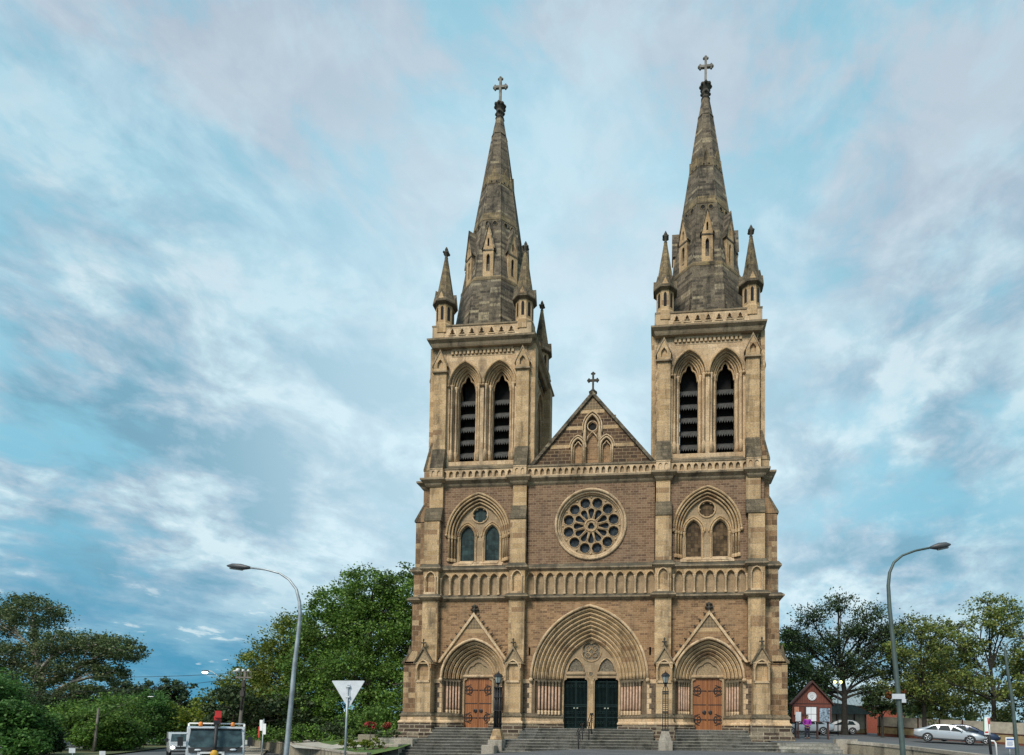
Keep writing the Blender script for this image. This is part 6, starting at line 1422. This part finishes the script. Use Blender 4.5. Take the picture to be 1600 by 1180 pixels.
for e in (-1, 1):
    b = len(V); V += [(e*.09, 0, .84), (e*.11, -.02, .48), (e*.12, .02, .10), (e*.13, -.10, .05)]; E_ += [(0, b), (b, b+1), (b+1, b+2), (b+2, b+3)]; Rr += [.095, .062, .045, .04]
    b = len(V); V += [(e*.19, .0, 1.38), (e*.27, .03, 1.12), (e*.17, -.13, 1.00), (e*.11, -.17, 1.01)]; E_ += [(3, b), (b, b+1), (b+1, b+2), (b+2, b+3)]; Rr += [.06, .047, .036, .034]
    w = b + 3
    for k in range(5):
        f = len(V); dz = .035 - .02*k; L1 = .035 if k else .02; ln = (.06, .075, .08, .075, .06)[k]
        V += [(e*(.11 - .03), -.185 - .004*k, 1.01 + dz), (e*(.11 - .03 - ln*.6), -.19, 1.005 + dz*1.05), (e*(.11 - .03 - ln), -.175, .995 + dz*1.05)]; E_ += [(w, f), (f, f+1), (f+1, f+2)]; Rr += [.010, .009, .008]
skin_obj('body', V, E_, Rr, 'skin', PE)
# jacket, trousers, shoes, hair
Vj = [(0, 0, .84), (0, 0, .96), (0, 0, 1.12), (0, -.01, 1.28), (0, 0, 1.40), (0, 0, 1.46)]; Ej = [(i, i+1) for i in range(5)]; Rj = [(.19, .14), (.19, .145), (.17, .14), (.185, .145), (.15, .11), (.075, .075)]
for e in (-1, 1):
    b = len(Vj); Vj += [(e*.20, .0, 1.385), (e*.285, .03, 1.12), (e*.185, -.125, 1.00)]; Ej += [(4, b), (b, b+1), (b+1, b+2)]; Rj += [.082, .068, .056]
skin_obj('jacket', Vj, Ej, Rj, 'jacket_purple', PE)
Vt = [(0, 0, .90)]; Et = []; Rt = [(.16, .12)]
for e in (-1, 1):
    b = len(Vt); Vt += [(e*.09, 0, .80), (e*.112, -.02, .48), (e*.122, .02, .10)]; Et += [(0, b), (b, b+1), (b+1, b+2)]; Rt += [.112, .08, .066]
skin_obj('trousers', Vt, Et, Rt, 'trousers_navy', PE)
for e in (-1, 1):
    m = MB(); m.ball((e*.128, -.05, .045), .055, 8, 6, (.85, 2.3, .8)); m.build('shoe', 'shoe', PE)
m = MB(); m.ball((0, .005, 1.665), .105, 12, 9, (.95, 1.0, 1.0)); m.ball((0, .05, 1.58), .08, 10, 7, (1.0, .6, 1.1)); m.build('hair', 'hair_dark', PE)
m = MB(); m.ball((0, -.055, 1.615), .078, 12, 9, (.92, .75, 1.2)); m.ball((0, -.122, 1.605), .014, 6, 5, (.9, 1, 1.4)); f = m.build('face', 'skin', PE)
m = MB()
for e in (-1, 1): m.ball((e*.030, -.111, 1.628), .010, 6, 5)
m.box(-.022, .022, -.116, -.108, 1.570, 1.576); m.build('eyes_and_mouth', 'hair_dark', f)
# ------------------------------------------------------------------ sky, light, camera
SUN_EL, SUN_AZ = R(42), R(200)      # behind the camera, a little to the left
w = bpy.data.worlds.new('World'); S.world = w; w.use_nodes = True
t = NT(w.node_tree); bg = t.n['Background']; bg.inputs['Strength'].default_value = .1
sky = t.new('TexSky', sky_type='NISHITA'); sky.sun_disc = False; sky.sun_elevation = SUN_EL; sky.sun_rotation = SUN_AZ; sky.air_density = 1.0; sky.dust_density = 1.0; sky.ozone_density = 2.0
D = t.vmath('NORMALIZE', t.new('TexCoord').outputs['Generated'])
sp = t.new('SeparateXYZ'); t.put(sp.inputs[0], D); dx, dy, dz = sp.outputs
zz = t.math('ADD', t.math('MAXIMUM', dz, 0.0), .24)
cv = t.new('CombineXYZ'); t.put(cv.inputs[0], t.math('DIVIDE', dx, zz)); t.put(cv.inputs[1], t.math('DIVIDE', dy, zz)); P = cv.outputs[0]
Pr = t.scalev(P, (1, 1, 1), (0, 0, R(31)))       # turn so that the streaks run along Y
def layer(sx, sy, loc, det, dist=.3, rough=.56): return t.noise(t.scalev(Pr, (sx, sy, 1), (0, 0, 0), loc), 1.0, det, rough, dist)
A = layer(1.7, 1.15, (3.1, 1.7, 0), 5, .3); B = layer(4.0, 2.9, (7.3, 2.2, 1), 6, .3, .6); Cc = layer(12.0, 8.5, (1.3, 5.2, 2), 5, .3, .6)
A2 = layer(.9, .6, (11.1, 4.7, 3), 4, .3); B2 = layer(2.6, 1.75, (5.5, 9.1, 4), 6, .7)
Dn = lambda sx, sz, loc, det, r=.58: t.noise(t.scalev(D, (sx, sx, sz), (0, R(14), 0), loc), 1.0, det, r, .35)
M1 = Dn(3.6, 6.0, (2.1, .3, 1.7), 6); M2 = Dn(8.0, 14.0, (.4, 3.3, 2.2), 6); M3 = Dn(3.0, 4.2, (5.1, 1.3, .7), 6, .62); M4 = Dn(6.5, 8.5, (1.9, 6.3, 4.7), 6, .6)
left = t.smooth(dx, -.75, .10, 1, 0)
low = t.smooth(dz, .02, .36, 1, 0)
K = 10.0; G_ = .475
def c(r, g, b): return (r*G_*K, g*G_*K, b*G_*K)
dev = lambda n, k: t.math('MULTIPLY', t.math('SUBTRACT', n, .5), k)
cover = t.math('ADD', t.math('ADD', dev(M1, 1.2), dev(A, .6)), t.math('ADD', t.math('ADD', dev(B, .6), dev(Cc, .35)), .52))
shade = t.math('ADD', t.math('ADD', dev(M2, 1.5), dev(M4, .9)), t.math('ADD', t.math('ADD', dev(B2, .8), dev(layer(6.2, 4.2, (2.2, 8.1, 6), 5, .7, .6), .55)), t.math('ADD', dev(Cc, .45), .49)))
rp = t.new('ValToRGB'); t.put(rp.inputs[0], shade); e = rp.color_ramp.elements
st = [(.24, (.185, .385, .50)), (.40, (.31, .485, .60)), (.51, (.43, .57, .665)), (.60, (.50, .685, .765)), (.74, (.68, .835, .885))]
e[0].position, e[0].color = st[0][0], (*st[0][1], 1); e[1].position, e[1].color = st[-1][0], (*st[-1][1], 1)
for p_, q_ in st[1:-1]:
    x = e.new(p_); x.color = (*q_, 1)
cl = t.vmath('MULTIPLY', rp.outputs[0], (G_*K, G_*K, G_*K))
gap = t.mix(t.smooth(dz, .1, .5), c(.185, .475, .63), c(.28, .605, .745))
cl = t.mix(t.smooth(cover, .20, .50, 0, 1), gap, cl)
# high overhead: softer sheets of pale cyan and lilac grey
hi = t.mix(t.smooth(t.math('ADD', M3, dev(M2, .55)), .38, .56), c(.285, .59, .73), c(.47, .55, .645))
hi = t.mix(t.smooth(t.math('ADD', M4, dev(B, .4)), .48, .68, 0, .75), hi, c(.48, .68, .79))
col = t.mix(t.smooth(dz, .40, .72, 0, .80), cl, hi)
nis = t.vmath('MULTIPLY', sky.outputs[0], (.5, .5, .5))
col = t.mix(.10, col, nis)
# towards the left horizon: deep teal with a few bright bars
teal = t.mix(t.smooth(t.math('ADD', B, dev(A, .6)), .42, .60), c(.060, .285, .46), c(.135, .37, .53))
teal = t.mix(t.smooth(t.math('ADD', B, dev(Cc, .8)), .585, .70), teal, c(.52, .67, .74))
tl = t.math('MULTIPLY', t.smooth(dz, .07, .27, 1, 0), t.smooth(dx, -.60, -.05, 1, .0))
col = t.mix(t.math('MULTIPLY', tl, .92), col, teal)
# brighter veil behind the towers
v = t.vmath('NORMALIZE', (-.16, .86, .40)); gl = t.smooth(t.vmath('DOT_PRODUCT', D, v), .84, 1.0)
col = t.mix(t.math('MULTIPLY', gl, .60), col, c(.63, .815, .905))
# greyer blue on the right
gr = t.math('MULTIPLY', t.smooth(dx, .30, .62), t.smooth(dz, .10, .70, 1, .5))
col = t.mix(t.math('MULTIPLY', gr, .86), col, t.mix(t.smooth(t.math('ADD', M3, dev(M2, .6)), .36, .64), c(.20, .435, .565), c(.39, .60, .70)))
# below the horizon: dull ground light
col = t.mix(t.smooth(dz, -.06, -.01, 1, 0), col, c(.16, .16, .14))
t.put(bg.inputs['Color'], col)

sd = bpy.data.lights.new('Sun', 'SUN'); sd.energy = 1.5; sd.angle = R(20); sd.color = (1, .93, .83)
so = bpy.data.objects.new('Sun', sd); COL.objects.link(so)
dv = Vector((math.sin(SUN_AZ)*math.cos(SUN_EL), math.cos(SUN_AZ)*math.cos(SUN_EL), math.sin(SUN_EL)))
so.rotation_euler = (-dv).to_track_quat('-Z', 'Y').to_euler()

cd = bpy.data.cameras.new('Camera'); co = bpy.data.objects.new('Camera', cd); COL.objects.link(co); S.camera = co
cx_, cz_, ya, pi_, ro, f_, px_, py_ = 4.80816, 1.47069, .09953, .03703, -.01055, 921.695, 940.853, 1107.770
Rm = Matrix.Rotation(ya, 3, 'Z') @ Matrix.Rotation(pi_, 3, 'X') @ Matrix.Rotation(ro, 3, 'Y')
right, fwd, up = Rm.col[0], Rm.col[1], Rm.col[2]
M = Matrix((( right[0], up[0], -fwd[0], cx_), (right[1], up[1], -fwd[1], -39.0), (right[2], up[2], -fwd[2], cz_), (0, 0, 0, 1)))
co.matrix_world = M
cd.sensor_fit = 'HORIZONTAL'; cd.sensor_width = 36; cd.lens = f_/1600*36; cd.shift_x = (800 - px_)/1600; cd.shift_y = (py_ - 590)/1600
cd.clip_start = .1; cd.clip_end = 4000
S.view_settings.view_transform = 'Standard'; S.view_settings.look = 'None'; S.view_settings.exposure = 1.2; S.view_settings.gamma = 1.0
try: S.view_settings.use_curve_mapping = False
except Exception: pass
S.render.engine = 'CYCLES'; S.cycles.max_bounces = 6; S.cycles.diffuse_bounces = 3; S.cycles.use_denoising = True
